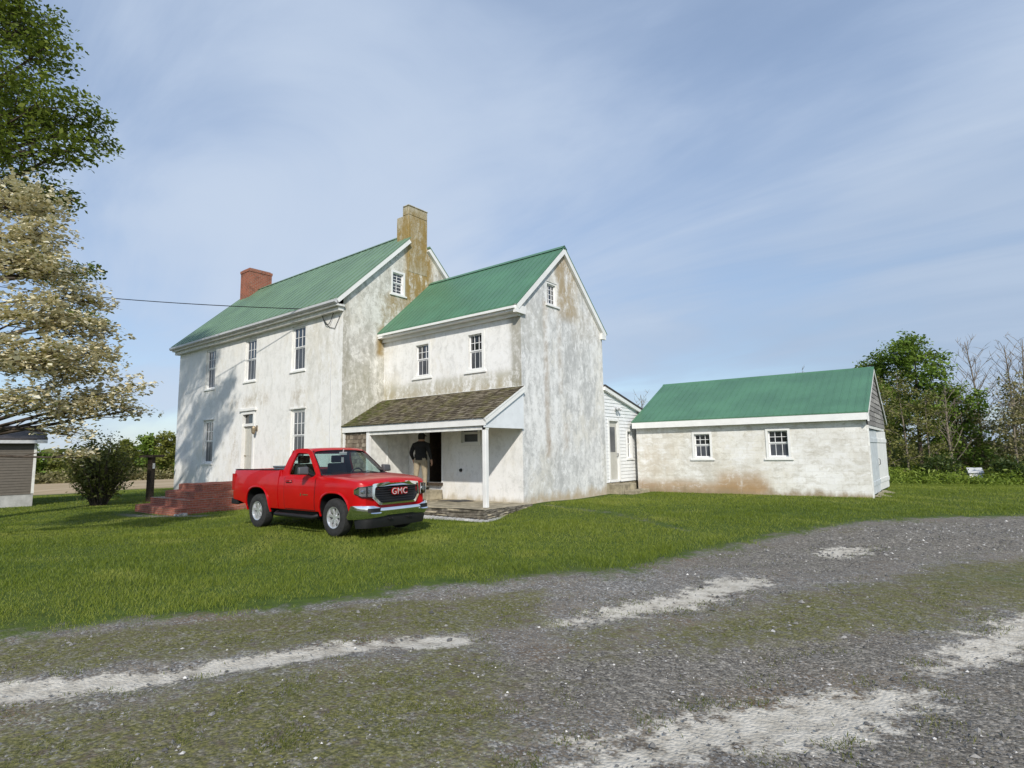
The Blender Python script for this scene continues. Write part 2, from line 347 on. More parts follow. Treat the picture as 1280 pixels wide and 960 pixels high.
# ------------------------------------------------------------------ terrain
def sst(a): a=np.clip(a,0,1); return a*a*(3-2*a)
def hgt(x,y):
    x=np.asarray(x,float); y=np.asarray(y,float)
    z=-.1*sst((-y+.2)/2.2)-.36*sst((-x-1)/14.)
    z=z-.12*np.exp(-((y+2.5)/1.1)**2)*sst((x+8.5)/2)*sst((1.9-x)/1.6)*(y<0)
    z=z-.026*np.maximum(-x-28,0)-.037*np.maximum(y-13.5,0)*np.clip((x+14)/10,0,1)
    fx=np.clip((x+20)/16,0,1)*np.clip((9-y)/8,0,1)
    return z+fx*(.022*np.sin(x*.9+.4*y)+.018*np.sin(y*1.3-.35*x)+.012*np.sin(2.1*x+1.7*y))
H=lambda x,y: float(hgt(x,y))
POLY=dict(
 G1=[(7.0,-5.14),(7.33,-3.07),(8.28,-.5),(9.58,2.02),(11.4,3.65),(15,6),(16,2),(11.16,-1.52),(9.92,-3.18),(9.18,-4.54),(8.23,-4.91)],
 G2=[(7.26,-10.41),(7.43,-9.81),(8.0,-9.13),(8.76,-8.44),(9.5,-7.46),(10.18,-7.27),(10.14,-8.29),(9.6,-9.19),(9.17,-9.62),(8.88,-10.28),(8.53,-10.69),(7.96,-10.82)],
 G3=[(9.48,-10.52),(9.8,-10.11),(10.16,-9.47),(10.42,-8.83),(10.44,-8.28),(10.89,-7.41),(13,-6),(14,-12),(9.6,-11.6)],
 G4=[(6.45,-12.38),(6.59,-11.99),(7.33,-11.51),(7.76,-11.76),(7.45,-12.2),(6.95,-12.58)],
 M5=[(7.2,-9.2),(7.9,-8.2),(8.6,-6.6),(8.9,-7.4),(8.5,-8.8),(7.9,-9.8)],
 drive=[(3.04,-12.43),(3.44,-11.67),(3.95,-11.09),(4.25,-10.36),(4.63,-9.55),(5.14,-8.59),(5.75,-7.71),(6.13,-7.15),(6.54,-6.55),(6.69,-5.59),(6.83,-4.4),(7.13,-3.31),(7.47,-2.06),(8.15,-.58),(8.91,1.27),(10.0,2.7),(11.2,3.6),(14,6),(19,9.5),(24,12),(26,6),(24,-30),(-4,-30),(-2,-22),(1.,-16)],
 S1=[(3.6,-15.),(4.65,-12.71),(5.16,-12.17),(5.72,-11.36),(5.91,-10.87),(6.38,-10.17),(6.79,-9.63),(6.93,-9.77),(6.61,-10.36),(6.24,-10.93),(6.04,-11.31),(5.81,-11.65),(5.43,-12.4),(5.13,-12.8),(4.2,-15)],
 S2=[(7.25,-8.8),(7.48,-7.86),(7.78,-7.0),(7.93,-6.03),(8.38,-5.47),(8.47,-6.0),(8.22,-6.88),(7.82,-7.75),(7.55,-8.33)],
 S3=[(8.6,-12.2),(8.81,-11.18),(8.93,-10.59),(9.08,-9.98),(9.44,-9.42),(9.84,-8.82),(10.36,-8.53),(10.37,-8.83),(10.14,-9.27),(10.09,-9.59),(9.71,-10.12),(9.38,-10.6),(9.18,-10.89),(9.2,-12)],
 S4=[(10.19,-8.26),(10.53,-7.3),(10.95,-6.08),(11.6,-5),(11.5,-6.3),(10.9,-7.16),(10.48,-7.94),(10.3,-8.42)],
 S5=[(8.57,-2.87),(9.18,-2.17),(9.15,-2.86),(8.77,-3.29)],
 S6=[(8.62,-10.82),(8.84,-10.59),(8.88,-10.8),(8.76,-10.91)],
 M1=[(3.0,-14),(3.37,-12.49),(4.29,-10.65),(6.36,-7.84),(7.17,-8.96),(5.48,-11.24),(4.47,-12.68),(3.6,-14.5)],
 M2=[(7.65,-9.39),(7.89,-8.27),(8.91,-6.06),(11.12,-2.37),(10.97,-5.71),(9.89,-7.48),(8.8,-8.55)],
 M3=[(5.36,-12.84),(7.06,-9.81),(8.17,-10.15),(8.64,-11.31),(8.4,-13),(6.95,-14),(5.,-15)],
 M4=[(9.67,-4.71),(10.39,-3.01),(11.14,-1.96),(13,-1.),(13,-5),(10.96,-5.9),(10.29,-5.34)],
 P=[(0.1,.25),(3.05,-.42),(5.87,-2.05),(5.96,-1.75),(3.49,-.05),(0.3,.6)],
 Bare=[(-12.4,-6.6),(-8.5,-5.6),(-9.5,-4.6),(-12,-5.3),(-15.5,-5.4),(-15.3,-5.9)])
def sdist(px,py,poly):
    """signed distance, positive inside"""
    p=np.array(poly); d=np.full(px.shape,1e9); ins=np.zeros(px.shape,bool)
    for i in range(len(p)):
        a=p[i]; b=p[(i+1)%len(p)]; e=b-a; t=np.clip(((px-a[0])*e[0]+(py-a[1])*e[1])/(e@e),0,1)
        d=np.minimum(d,(px-a[0]-t*e[0])**2+(py-a[1]-t*e[1])**2)
        c=((a[1]>py)!=(b[1]>py)); 
        with np.errstate(divide='ignore',invalid='ignore'):
            xi=a[0]+(py-a[1])*(b[0]-a[0])/(b[1]-a[1]+1e-12)
        ins^= c&(px<xi)
    d=np.sqrt(d); return np.where(ins,d,-d)
def masks(x,y):
    soft=lambda k,w: np.clip(.5+sdist(x,y,POLY[k])/(2*w),0,1)
    drive=soft('drive',.75); path=soft('P',.10); bare=soft('Bare',.35)
    lawn=np.minimum(1-drive, 1-.42*path); lawn=np.minimum(lawn,1-.6*bare)
    lawn=np.maximum(lawn,.36*soft('M4',.8))
    field=np.clip((-x-33.5+.12*y)/1.5,0,1)
    sand=np.max([soft('S1',.24),soft('S2',.45),soft('S3',.32),soft('S4',.36),soft('S5',.4),soft('S6',.2)],axis=0)
    moss=np.max([soft('M1',.4),soft('M2',.7)*.85,soft('M3',.7)*.85,soft('M4',.7),soft('M5',.5)*.7],axis=0)
    return np.stack([lawn,sand,moss,field],-1)
def gmask(x,y): return np.max([np.clip(.5+sdist(x,y,POLY[k])/(2*w),0,1) for k,w in (('G1',.6),('G2',.5),('G3',.45),('G4',.4))],axis=0)
def axis(dense0,dense1,step,far0,far1):
    a=list(np.arange(dense0,dense1+1e-6,step)); d=step; 
    while a[-1]<far1: d*=1.22; a.append(a[-1]+d)
    d=step; b=[dense0]
    while b[-1]>far0: d*=1.22; b.append(b[-1]-d)
    return np.array(b[:0:-1]+a)
gx=axis(-2,14,.11,-900,900); gy=axis(-15,3.,.11,-900,900)
X,Y=np.meshgrid(gx,gy,indexing='ij'); Z=hgt(X,Y)
near=(np.hypot(X-10.7,Y+13.9)<30)
mk=masks(X,Y); GM=gmask(X,Y)
Z=Z-.02*mk[...,1]+.01*(1-mk[...,0])*np.sin(X*7+3*np.sin(Y*2))*near*.6
Z=Z-.03*np.clip(1-mk[...,0],0,1)
nx,ny=X.shape; idx=np.arange(nx*ny).reshape(nx,ny)
quads=np.stack([idx[:-1,:-1],idx[1:,:-1],idx[1:,1:],idx[:-1,1:]],-1).reshape(-1,4)
mq=mk.reshape(-1,4)[quads].mean(1)
cls=np.where(mq[:,3]>.5,2,np.where(sdist(X.ravel()[quads].mean(1),Y.ravel()[quads].mean(1),POLY['drive'])>0,1,0))

t=NT('ground_cover'); P=t.n('ShaderNodeNewGeometry').outputs['Position']; t._co=P
at=t.n('ShaderNodeAttribute'); at.attribute_name='mask'; sep=t.n('ShaderNodeSeparateColor'); t.put(sep.inputs[0],at.outputs['Color'])
n1=t.noise(1.1,6,.62); n2=t.noise(6,6,.65); n3=t.noise(35,4,.6); n4=t.noise(.35,4,.5)
pert=t.math('ADD',t.math('MULTIPLY',t.math('SUBTRACT',n1,.5),1.),t.math('ADD',t.math('MULTIPLY',t.math('SUBTRACT',n2,.5),1.1),t.math('MULTIPLY',t.math('SUBTRACT',n3,.5),.45)))
def msk(s,w=.12,amt=1.): return t.ss(t.math('MULTIPLY_ADD',pert,amt,s),.5-w,.5+w)
vc=t.n('ShaderNodeTexVoronoi'); t.put(vc.inputs['Vector'],P); vc.inputs['Scale'].default_value=38; vcs=t.n('ShaderNodeSeparateColor'); t.put(vcs.inputs[0],vc.outputs['Color'])
vb=t.n('ShaderNodeTexVoronoi'); t.put(vb.inputs['Vector'],P); vb.inputs['Scale'].default_value=85; vbs=t.n('ShaderNodeSeparateColor'); t.put(vbs.inputs[0],vb.outputs['Color'])
grav=t.mix(.5,t.ramp(vcs.outputs[0],[(0.,(.06,.058,.056)),(.45,(.17,.165,.155)),(.8,(.34,.33,.31)),(1.,(.62,.60,.57))]),t.ramp(vbs.outputs[0],[(0.,(.07,.068,.066)),(.6,(.19,.184,.172)),(1.,(.45,.44,.41))]))
dirt=t.mix(t.ss(n2,.3,.7),(.12,.10,.078),(.25,.215,.17))
dirt=t.mix(t.math('MULTIPLY',t.ss(n3,.5,.7),.5),dirt,(.32,.29,.24))
dirt=t.mix(t.math('MULTIPLY',t.ss(t.noise(.8,5,.6),.54,.66),.55),dirt,(.17,.11,.06))
dirt=t.mix(t.ss(t.math('ADD',n3,t.math('MULTIPLY',n1,.4)),.62,.74),dirt,grav)
gm=t.n('ShaderNodeAttribute'); gm.attribute_name='gravel'
grav=t.mix(1.,grav,(.84,.785,.70),'MULTIPLY')
grav=t.mix(t.math('MULTIPLY',msk(gm.outputs['Fac'],.30,1.5),.82),dirt,grav)
mossc=t.mix(t.ss(n3,.35,.65),(.075,.078,.026),(.19,.18,.06))
mossc=t.mix(t.ss(n2,.52,.68),mossc,(.11,.09,.062))
c=t.mix(t.math('MULTIPLY',msk(sep.outputs['Blue'],.2,1.2),t.ss(t.noise(14,5,.7),.38,.56,.35,.92)),grav,mossc)
sandc=t.mix(t.ss(n2,.3,.72),(.40,.365,.30),(.64,.60,.52)); sandc=t.mix(t.math('MULTIPLY',t.ss(n3,.58,.7),.5),sandc,(.26,.235,.20))
c=t.mix(t.math('MULTIPLY',msk(sep.outputs['Green'],.14,1.15),t.ss(n2,.62,.75,1.,.35)),c,sandc)
lawnc=t.mix(t.ss(n2,.3,.7),(.04,.07,.012),(.085,.125,.022)); lawnc=t.mix(t.math('MULTIPLY',t.ss(n3,.55,.75),.35),lawnc,(.12,.105,.05))
lawnc=t.mix(t.math('MULTIPLY',t.ss(n4,.5,.65),.3),lawnc,(.09,.105,.028))
c=t.mix(msk(sep.outputs['Red'],.18,.8),c,lawnc)
at2=at.outputs['Alpha']
fieldc=t.mix(t.ss(t.noise(.15,4,.5,vec=t.scale(P,(1,.25,1))),.35,.65),(.36,.27,.16),(.48,.375,.24))
c=t.mix(t.ss(at2,.3,.7),c,fieldc)
hh=t.math('ADD',t.math('MULTIPLY',vc.outputs['Distance'],-.6),t.math('ADD',t.math('MULTIPLY',n3,.5),t.math('MULTIPLY',n2,.8)))
t.bsdf(c,.95,0,t.bump(hh,.55,.03),.15); M['ground']=t.m

for k,(nm) in enumerate(['lawn','gravel_driveway','field']):
    q=quads[cls==k]; u,inv=np.unique(q.ravel(),return_inverse=True)
    me=bpy.data.meshes.new(nm); co=np.stack([X.ravel()[u],Y.ravel()[u],Z.ravel()[u]],-1)
    me.from_pydata(co.tolist(),[],inv.reshape(-1,4).tolist())
    ga=me.attributes.new('gravel','FLOAT','POINT'); ga.data.foreach_set('value',np.ascontiguousarray(GM.ravel()[u],dtype=np.float32)); a=me.attributes.new('mask','FLOAT_COLOR','POINT'); a.data.foreach_set('color',np.ascontiguousarray(mk.reshape(-1,4)[u],dtype=np.float32).ravel())
    me.polygons.foreach_set('use_smooth',[True]*len(me.polygons))
    o=link(nm,me,M['ground']); tag(o,kind='structure',label={'lawn':'mown green lawn around the white farmhouse','gravel_driveway':'worn gravel driveway with pale sandy wheel tracks and moss','field':'bare tan farm field beyond the lawn on the left'}[nm])

# ------------------------------------------------------------------ building helpers
def FRONT(y0): return lambda a,z,d: (a, y0+d, z)          # wall facing -y, d inward
def RIGHT(x0): return lambda a,z,d: (x0-d, a, z)          # wall facing +x, d inward
def wall_mesh(mb, outline, holes, fn, reveal=.16):
    bm=bmesh.new()
    def loop(pts):
        vs=[bm.verts.new(fn(a,z,0)) for a,z in pts]; return [bm.edges.new((vs[i],vs[(i+1)%len(vs)])) for i in range(len(vs))]
    es=loop(outline)
    for h in holes: es+=loop([(h[0],h[2]),(h[1],h[2]),(h[1],h[3]),(h[0],h[3])])
    bmesh.ops.triangle_fill(bm, use_beauty=True, use_dissolve=False, edges=es)
    bm.verts.index_update()
    mb.faces([v.co[:] for v in bm.verts],[[v.index for v in f.verts] for f in bm.faces]); bm.free()
    for a0,a1,z0,z1 in holes:
        for p,q in (((a0,z0),(a1,z0)),((a1,z0),(a1,z1)),((a1,z1),(a0,z1)),((a0,z1),(a0,z0))):
            mb.face([fn(*p,0),fn(*q,0),fn(*q,reveal),fn(*p,reveal)])
def bx(mb, fn, a0,a1,z0,z1,d0,d1):
    p=[fn(a0,z0,d0),fn(a1,z0,d0),fn(a1,z0,d1),fn(a0,z0,d1),fn(a0,z1,d0),fn(a1,z1,d0),fn(a1,z1,d1),fn(a0,z1,d1)]
    mb.hexa(p)
def window(parent, fn, a0,a1,z0,z1, cols=3, up=2, low=2, trim=.085, face=.02, curtain=False, sill=True, screen=True, lintel=False, rail=.52):
    """frame mesh with sash, panes and sill as children; a0..z1 is the opening"""
    f=MB(); e=.004
    bx(f,fn,a0+e,a0+trim,z0+e,z1-e,face,.155); bx(f,fn,a1-trim,a1-e,z0+e,z1-e,face,.155)
    bx(f,fn,a0+trim,a1-trim,z1-trim,z1-e,face,.155); bx(f,fn,a0+trim,a1-trim,z0+e,z0+trim*.8,face,.155)
    w=f.build('window',M['white'],parent)
    A0,A1,Z0,Z1=a0+trim,a1-trim,z0+trim*.8,z1-trim; zm=Z0+(Z1-Z0)*rail
    s=MB(); r=.035
    def sash(zl,zh,d,nc,nr):
        bx(s,fn,A0,A0+r,zl,zh,d,d+.035); bx(s,fn,A1-r,A1,zl,zh,d,d+.035)
        bx(s,fn,A0+r,A1-r,zl,zl+r,d,d+.035); bx(s,fn,A0+r,A1-r,zh-r,zh,d,d+.035)
        for i in range(1,nc):
            c=A0+(A1-A0)*i/nc; bx(s,fn,c-.009,c+.009,zl+r,zh-r,d+.006,d+.03)
        for i in range(1,nr):
            c=zl+(zh-zl)*i/nr; bx(s,fn,A0+r,A1-r,c-.009,c+.009,d+.008,d+.028)
    if low: 
        sash(zm+.002,Z1,.075,cols,up); sash(Z0,zm-.002,.105,cols,low)
    else: sash(Z0,Z1,.085,cols,up)
    s.build('sash',M['vinyl'],w)
    if low:
        p=MB(); bx(p,fn,A0+.01,A1-.01,zm+.01,Z1-.01,.098,.104); p.build('pane',M['pane_curtain' if curtain else 'pane'],w)
        p=MB(); 
        if screen: bx(p,fn,A0+.01,A1-.01,Z0+.01,zm-.01,.112,.118)
        else: bx(p,fn,A0+.01,A1-.01,Z0+.01,zm-.01,.128,.134)
        p.build('pane',M['screen_curtain' if curtain else 'screen'],w)
    else:
        p=MB(); bx(p,fn,A0+.01,A1-.01,Z0+.01,Z1-.01,.108,.114); p.build('pane',M['pane'],w)
    b=MB(); bx(b,fn,a0,a1,z0,z1,.158,.17); b.build('backing',M['dark'],w)
    if sill:
        q=MB(); bx(q,fn,a0-.07,a1+.07,z0-.055,z0+.003,-.05,.03); q.build('sill',M['white'],w)
    if lintel:
        q=MB(); bx(q,fn,a0-.08,a1+.08,z1+.003,z1+.05,-.035,.02); q.build('lintel',M['white_old'],w)
    return w
def ribbed_roof(name, mat, parent, e0, e1, r0, r1, thick=.05, pitch=.24, rh=.008, other=None):
    """metal roof: two slopes as one mesh. e0,e1 eave ends; r0,r1 ridge ends; other: mirrored eave ends"""
    mb=MB(); n=Vector((0,0,1))
    for a,b in ((e0,e1),)+((other,) if other else ()):
        a=Vector(a);b=Vector(b);c=Vector(r0);d=Vector(r1); k=Vector((0,0,thick))
        mb.hexa([a-k,b-k,d-k,c-k,a,b,d,c])
        L=(b-a).length; m=int(L/pitch)
        nrm=(b-a).cross(c-a).normalized(); nrm = nrm if nrm.z>0 else -nrm
        for i in range(m+1):
            s=.02+ (L-.04)/L*i/m if i not in(0,m) else (.012 if i==0 else 1-.012)
            s=min(max(s,.012),.988)
            p=a.lerp(b,s)+nrm*.002; q=c.lerp(d,s)+nrm*.002
            mb.beam(p,q,.035,rh*2,nrm)
    c=Vector(r0);d=Vector(r1)
    y=Vector((0,.13,-.11)); 
    mb.face([c+Vector((0,0,.035)),d+Vector((0,0,.035)),d+Vector((0,-.16,-.10)),c+Vector((0,-.16,-.10))])
    mb.face([c+Vector((0,0,.035)),d+Vector((0,0,.035)),d+Vector((0,.16,-.10)),c+Vector((0,.16,-.10))])
    return mb.build(name,mat,parent)
def shingles(mb, var, origin, udir, vdir, ulen_fn, vlen, course, wmin, wmax, nrm, lift=.012, jitter=.015):
    """courses of single shingles: origin at the lower edge, u along the course, v up the slope"""
    o=Vector(origin); u=Vector(udir).normalized(); v=Vector(vdir).normalized(); nr=Vector(nrm).normalized()
    nc=int(math.ceil(vlen/course))
    for i in range(nc):
        v0=i*course; v1=min(vlen,v0+course*1.35); lo,hi=ulen_fn(min(vlen,v0+course*.5)); x=lo
        while x<hi-.01:
            w=min(random.uniform(wmin,wmax),hi-x); j=random.uniform(-jitter,jitter)*(i>0); k=lift*random.uniform(.7,1.6)
            a=o+u*(x+.003)+v*(v0+j)+nr*(k+.012); b=o+u*(x+w-.003)+v*(v0+j)+nr*(k+.012+random.uniform(-.003,.004))
            c=o+u*(x+w-.003)+v*v1+nr*.004; d=o+u*(x+.003)+v*v1+nr*.004
            z=nr*.010
            mb.faces([a-z,b-z,c-z,d-z,a,b,c,d],[(4,5,6,7),(0,1,5,4),(1,2,6,5),(3,0,4,7)])
            var += [random.random()**1.0]*8; x+=w
def build_var(mb, var, name, mat, parent):
    o=mb.build(name,mat,parent,recalc=False); a=o.data.attributes.new('var','FLOAT','POINT'); a.data.foreach_set('value',var); return o

# ------------------------------------------------------------------ farmhouse
house=empty('farmhouse',(0,0,0),0,'weathered white stucco farmhouse with green metal roofs and two chimneys','house')
XL,XM=-20.4,-6.59; YF,YB=-1.85,5.09; XW=0.0; YW=4.99; YR=1.62; ZR=10.72
# main block walls
fF=FRONT(YF); mb=MB()
lowers=[(-17.37,-16.4,1.30,3.28),(-9.88,-8.9,1.30,3.36)]; uppers=[(-17.42,-16.46,4.72,6.62),(-13.68,-12.72,4.76,6.62),(-9.96,-9.0,4.84,6.64)]
frdoor=(-13.78,-12.62,.62,3.5)
wall_mesh(mb,[(XL,-.8),(XM,-.8),(XM,7.0),(XL,7.0)],lowers+uppers+[frdoor],fF,.2)
mb.build('front_wall',M['main_front'],house)
mb=MB(); rk=(ZR-7.42)/(YR-YF)
attic=(.30,1.0,7.82,8.78)
fR=RIGHT(XM)
wall_mesh(mb,[(YF,-.6),(YB,-.6),(YB,7.42),(YR,ZR-.06),(YF,7.42)],[attic],fR,.17)
mb.build('gable_wall',M['main_gable'],house)
mb=MB(); mb.face([(XL,YF,-.8),(XL,YB,-.8),(XL,YB,7.42),(XL,YR,ZR-.06),(XL,YF,7.42)]); mb.face([(XL,YB,-.8),(XM,YB,-.8),(XM,YB,7.42),(XL,YB,7.42)]); mb.build('rear_wall',M['main_front'],house)
# main roof
rf=ribbed_roof('roof',M['roof_sheen'],house,(XL-.22,-2.24,7.12),(XM,-2.24,7.12),(XL-.22,YR,ZR+.02),(XM,YR,ZR+.02),.05,.46,.018,other=((XL-.22,5.48,7.12),(XM,5.48,7.12)))
zr=lambda y: 7.12+(ZR+.02-7.12)*(1-abs(y-YR)/3.86)
for ya,yb in ((-2.24,1.15),(2.21,5.48)):
    mb=MB(); mb.hexa([(XM+.002,ya,zr(ya)-.05),(XM+.16,ya,zr(ya)-.05),(XM+.16,yb,zr(yb)-.05),(XM+.002,yb,zr(yb)-.05),(XM+.002,ya,zr(ya)+.012),(XM+.16,ya,zr(ya)+.012),(XM+.16,yb,zr(yb)+.012),(XM+.002,yb,zr(yb)+.012)]); mb.build('roof_verge',M['roof_sheen'],rf)
mb=MB()
mb.box(XL-.12,-2.20,6.86,XM+.10,-1.853,6.93); mb.box(XL-.12,-2.203,6.93,XM+.10,-2.16,7.05); mb.box(XL-.12,-2.06,6.72,XM+.02,-1.852,6.858)
mb.build('cornice',M['white_old'],rf)
mb=MB(); prof=[(-2.32,7.05),(-2.315,6.97),(-2.27,6.93),(-2.21,6.93),(-2.206,7.05)]
n=len(prof); p=[(XL-.2,a,b) for a,b in prof]+[(XM+.14,a,b) for a,b in prof]
mb.faces(p,[(i,i+1,n+i+1,n+i) for i in range(n-1)]+[tuple(range(n-1,-1,-1)),tuple(range(n,2*n))]); mb.build('gutter',M['gutter'],rf)
for ya,yb,xx in ((-2.2,1.14,XM+.085),(5.44,2.21,XM+.085),(-2.2,YR,XL-.1)):
    mb=MB(); mb.beam((xx,ya,zr(ya)-.14),(xx,yb,zr(yb)-.14),.14,.17,(0,-.68 if ya<yb else .68,.73)); mb.build('rake_board',M['white'],rf)
# gable chimney with a broken cap, far chimney of brick
mb=MB(); mb.box(XM-.72,1.16,8.9,XM+.012,2.2,11.32); mb.box(XM-.36,1.16,11.32,XM+.012,2.2,11.68); mb.box(XM-.52,1.30,11.32,XM-.365,2.15,11.50); mb.box(XM-.34,1.14,11.68,XM+.03,2.22,11.74)
me=mb.mesh('chimney'); bevel_mesh(me,.02,1); ch=link('chimney',me,M['chimney_stucco'],rf); tag(ch,'stucco chimney stained ochre with a broken corner')
mb=MB(); mb.box(-20.25,.98,9.6,-19.3,2.26,11.60); mb.box(-20.28,.95,11.60,-19.27,2.29,11.74); mb.box(-20.2,1.02,11.74,-19.35,2.22,11.8)
ch2=mb.build('chimney',M['brick'],rf); tag(ch2,'square red brick chimney')
# windows of the main block
for w in uppers: window(house,fF,*w,3,2,2,face=.05,lintel=False)
for w in lowers: window(house,fF,*w,3,2,2,face=.05,lintel=True,curtain=True)
window(house,fR,*attic,2,3,3,trim=.08,face=-.015,screen=False,sill=True)
# front door
mb=MB(); a0,a1,z0,z1=frdoor
bx(mb,fF,a0+.004,a0+.13,z0,z1-.004,-.03,.19); bx(mb,fF,a1-.13,a1-.004,z0,z1-.004,-.03,.19); bx(mb,fF,a0+.13,a1-.13,z1-.14,z1-.004,-.03,.19); bx(mb,fF,a0+.13,a1-.13,2.86,2.97,.03,.19); bx(mb,fF,a0-.12,a1+.12,z1+.002,z1+.1,-.09,.0)
fd=mb.build('door_frame',M['white'],house)
mb=MB(); bx(mb,fF,a0+.132,a1-.132,z0+.02,2.858,.13,.17); 
for zz in ((.8,1.5),(1.62,2.7)):
    for aa in ((a0+.22,a0+.55),(a1-.55,a1-.22)): bx(mb,fF,aa[0],aa[1],zz[0],zz[1],.118,.131)
d=mb.build('door',M['grey_paint'],fd)
mb=MB(); mb.lathe_y([(.0,-.05),(.03,-.045),(.032,-.02),(.012,0),(.012,.02)],(a0+.22,YF+.125,1.62),10); 
mb.build('door_knob',M['brass'],fd,40)
mb=MB(); bx(mb,fF,a0+.132,a1-.132,2.972,z1-.142,.12,.128); mb.build('transom_pane',M['pane'],fd)
mb=MB(); bx(mb,fF,a0,a1,z0,z1,.195,.21); mb.build('backing',M['dark'],fd)
# wall lamp right of the door
mb=MB(); lx=-12.42; mb.box(lx-.05,YF-.025,2.62,lx+.05,YF,2.86); mb.tube([(lx,YF-.02,2.76),(lx,YF-.12,2.82),(lx,YF-.15,2.80)],.012)
L=mb.build('wall_lamp',M['brass'],house)
mb=MB()
pr=[(.03,2.5),(.075,2.56),(.09,2.74),(.05,2.82),(.0,2.84)]
for i in range(len(pr)-1):
    for k in range(6):
        t0,t1=k*math.pi/3,(k+1)*math.pi/3; c=(lx,YF-.15)
        mb.face([(c[0]+pr[i][0]*math.cos(t0),c[1]+pr[i][0]*math.sin(t0),pr[i][1]),(c[0]+pr[i][0]*math.cos(t1),c[1]+pr[i][0]*math.sin(t1),pr[i][1]),(c[0]+pr[i+1][0]*math.cos(t1),c[1]+pr[i+1][0]*math.sin(t1),pr[i+1][1]),(c[0]+pr[i+1][0]*math.cos(t0),c[1]+pr[i+1][0]*math.sin(t0),pr[i+1][1])])
mb.build('lantern',M['brass'],L)
# conduit on the front wall near the corner
mb=MB(); mb.tube([(-7.25,YF-.02,-.2),(-7.25,YF-.02,5.0)],.014,6); mb.build('conduit',M['gutter'],house,40)

# ---- wing
fW=FRONT(0.); mb=MB()
w1=(-4.90,-4.02,4.28,5.58); w2=(-2.32,-1.5,4.25,5.60); wp=(-2.66,-1.70,1.84,2.76); kdoor=(-4.27,-3.48,.62,2.56)
wall_mesh(mb,[(XM+.003,-.4),(XW,-.4),(XW,6.1),(XM+.003,6.1)],[w1,w2,wp,kdoor],fW,.18)
mb.build('wing_front_wall',M['wing_front'],house)
fG=RIGHT(0.); mb=MB(); at2=(1.43,2.06,6.46,7.25)
wall_mesh(mb,[(0,-.4),(YW,-.4),(YW,5.98),(2.44,8.56),(0,6.05)],[at2],fG,.17)
mb.build('wing_gable_wall',M['wing_gable'],house)
mb=MB(); mb.face([(XM,YW,-.4),(0,YW,-.4),(0,YW,6),(XM,YW,6)]); mb.build('wing_rear_wall',M['wing_front'],house)
wr=ribbed_roof('wing_roof',M['roof'],house,(XM+.004,-.34,6.13),(.12,-.34,6.13),(XM+.004,2.42,8.68),(.12,2.42,8.68),.05,other=((XM+.004,5.2,6.0),(.12,5.2,6.0)))
mb=MB(); mb.box(XM+.006,-.32,5.92,.0,-.002,5.99); mb.box(XM+.006,-.335,5.99,.0,-.30,6.08); mb.box(XM+.006,-.10,5.80,-.002,-.002,5.918)
mb.box(XM+.35,-.395,5.985,.05,-.34,6.06)
mb.box(-.02,-.34,5.86,.10,.14,6.10)
mb.build('cornice',M['white'],wr)
mb=MB(); mb.box(.002,4.86,5.76,.10,5.14,5.98); mb.build('cornice_return',M['white'],wr)
mb=MB(); mb.beam((.065,-.28,6.04),(.065,2.42,8.53),.10,.19,(0,-.68,.73)); mb.build('rake_board',M['white'],wr)
mb=MB(); mb.beam((.062,5.12,5.92),(.062,2.43,8.53),.10,.19,(0,.69,.72)); mb.build('rake_board',M['white'],wr)
for w in (w1,w2): window(house,fW,*w,3,2,2,trim=.11,face=-.02)
window(house,fW,*wp,1,1,1,trim=.11,face=-.03,sill=False,rail=.44)
window(house,fG,*at2,3,4,0,trim=.06,face=.02,sill=True)
# open kitchen door with dark room behind
a0,a1,z0,z1=kdoor; mb=MB()
bx(mb,fW,a0-.10,a0-.002,z0,z1+.1,-.03,.0); bx(mb,fW,a1+.002,a1+.05,z0,z1+.1,-.02,.0); bx(mb,fW,a0-.10,a1+.05,z1+.102,z1+.2,-.03,.0)
kf=mb.build('side_door_frame',M['white'],house)
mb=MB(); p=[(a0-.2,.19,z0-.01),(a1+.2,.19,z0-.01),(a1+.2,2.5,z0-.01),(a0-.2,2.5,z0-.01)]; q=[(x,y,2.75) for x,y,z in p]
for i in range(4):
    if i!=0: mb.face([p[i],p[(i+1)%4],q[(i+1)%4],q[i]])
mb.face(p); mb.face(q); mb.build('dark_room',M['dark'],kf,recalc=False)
mb=MB(); mb.hexa([(a0-.06,.20,z0+.02),(a0-.015,.20,z0+.02),(a0-.1,.95,z0+.02),(a0-.145,.95,z0+.02),(a0-.06,.20,z1-.02),(a0-.015,.20,z1-.02),(a0-.1,.95,z1-.02),(a0-.145,.95,z1-.02)])
mb.build('open_door',M['wood_post'],kf)
mb=MB(); mb.box(a0-.03,-.14,z0-.09,a1+.06,.18,z0-.002); mb.build('door_sill',M['wood_post'],kf)
mb=MB(); mb.lathe_y([(0,-.04),(.055,-.04),(.06,-.01),(.06,0)],(-2.58,-.001,1.04),12); mb.build('vent_cap',M['black'],house,40)
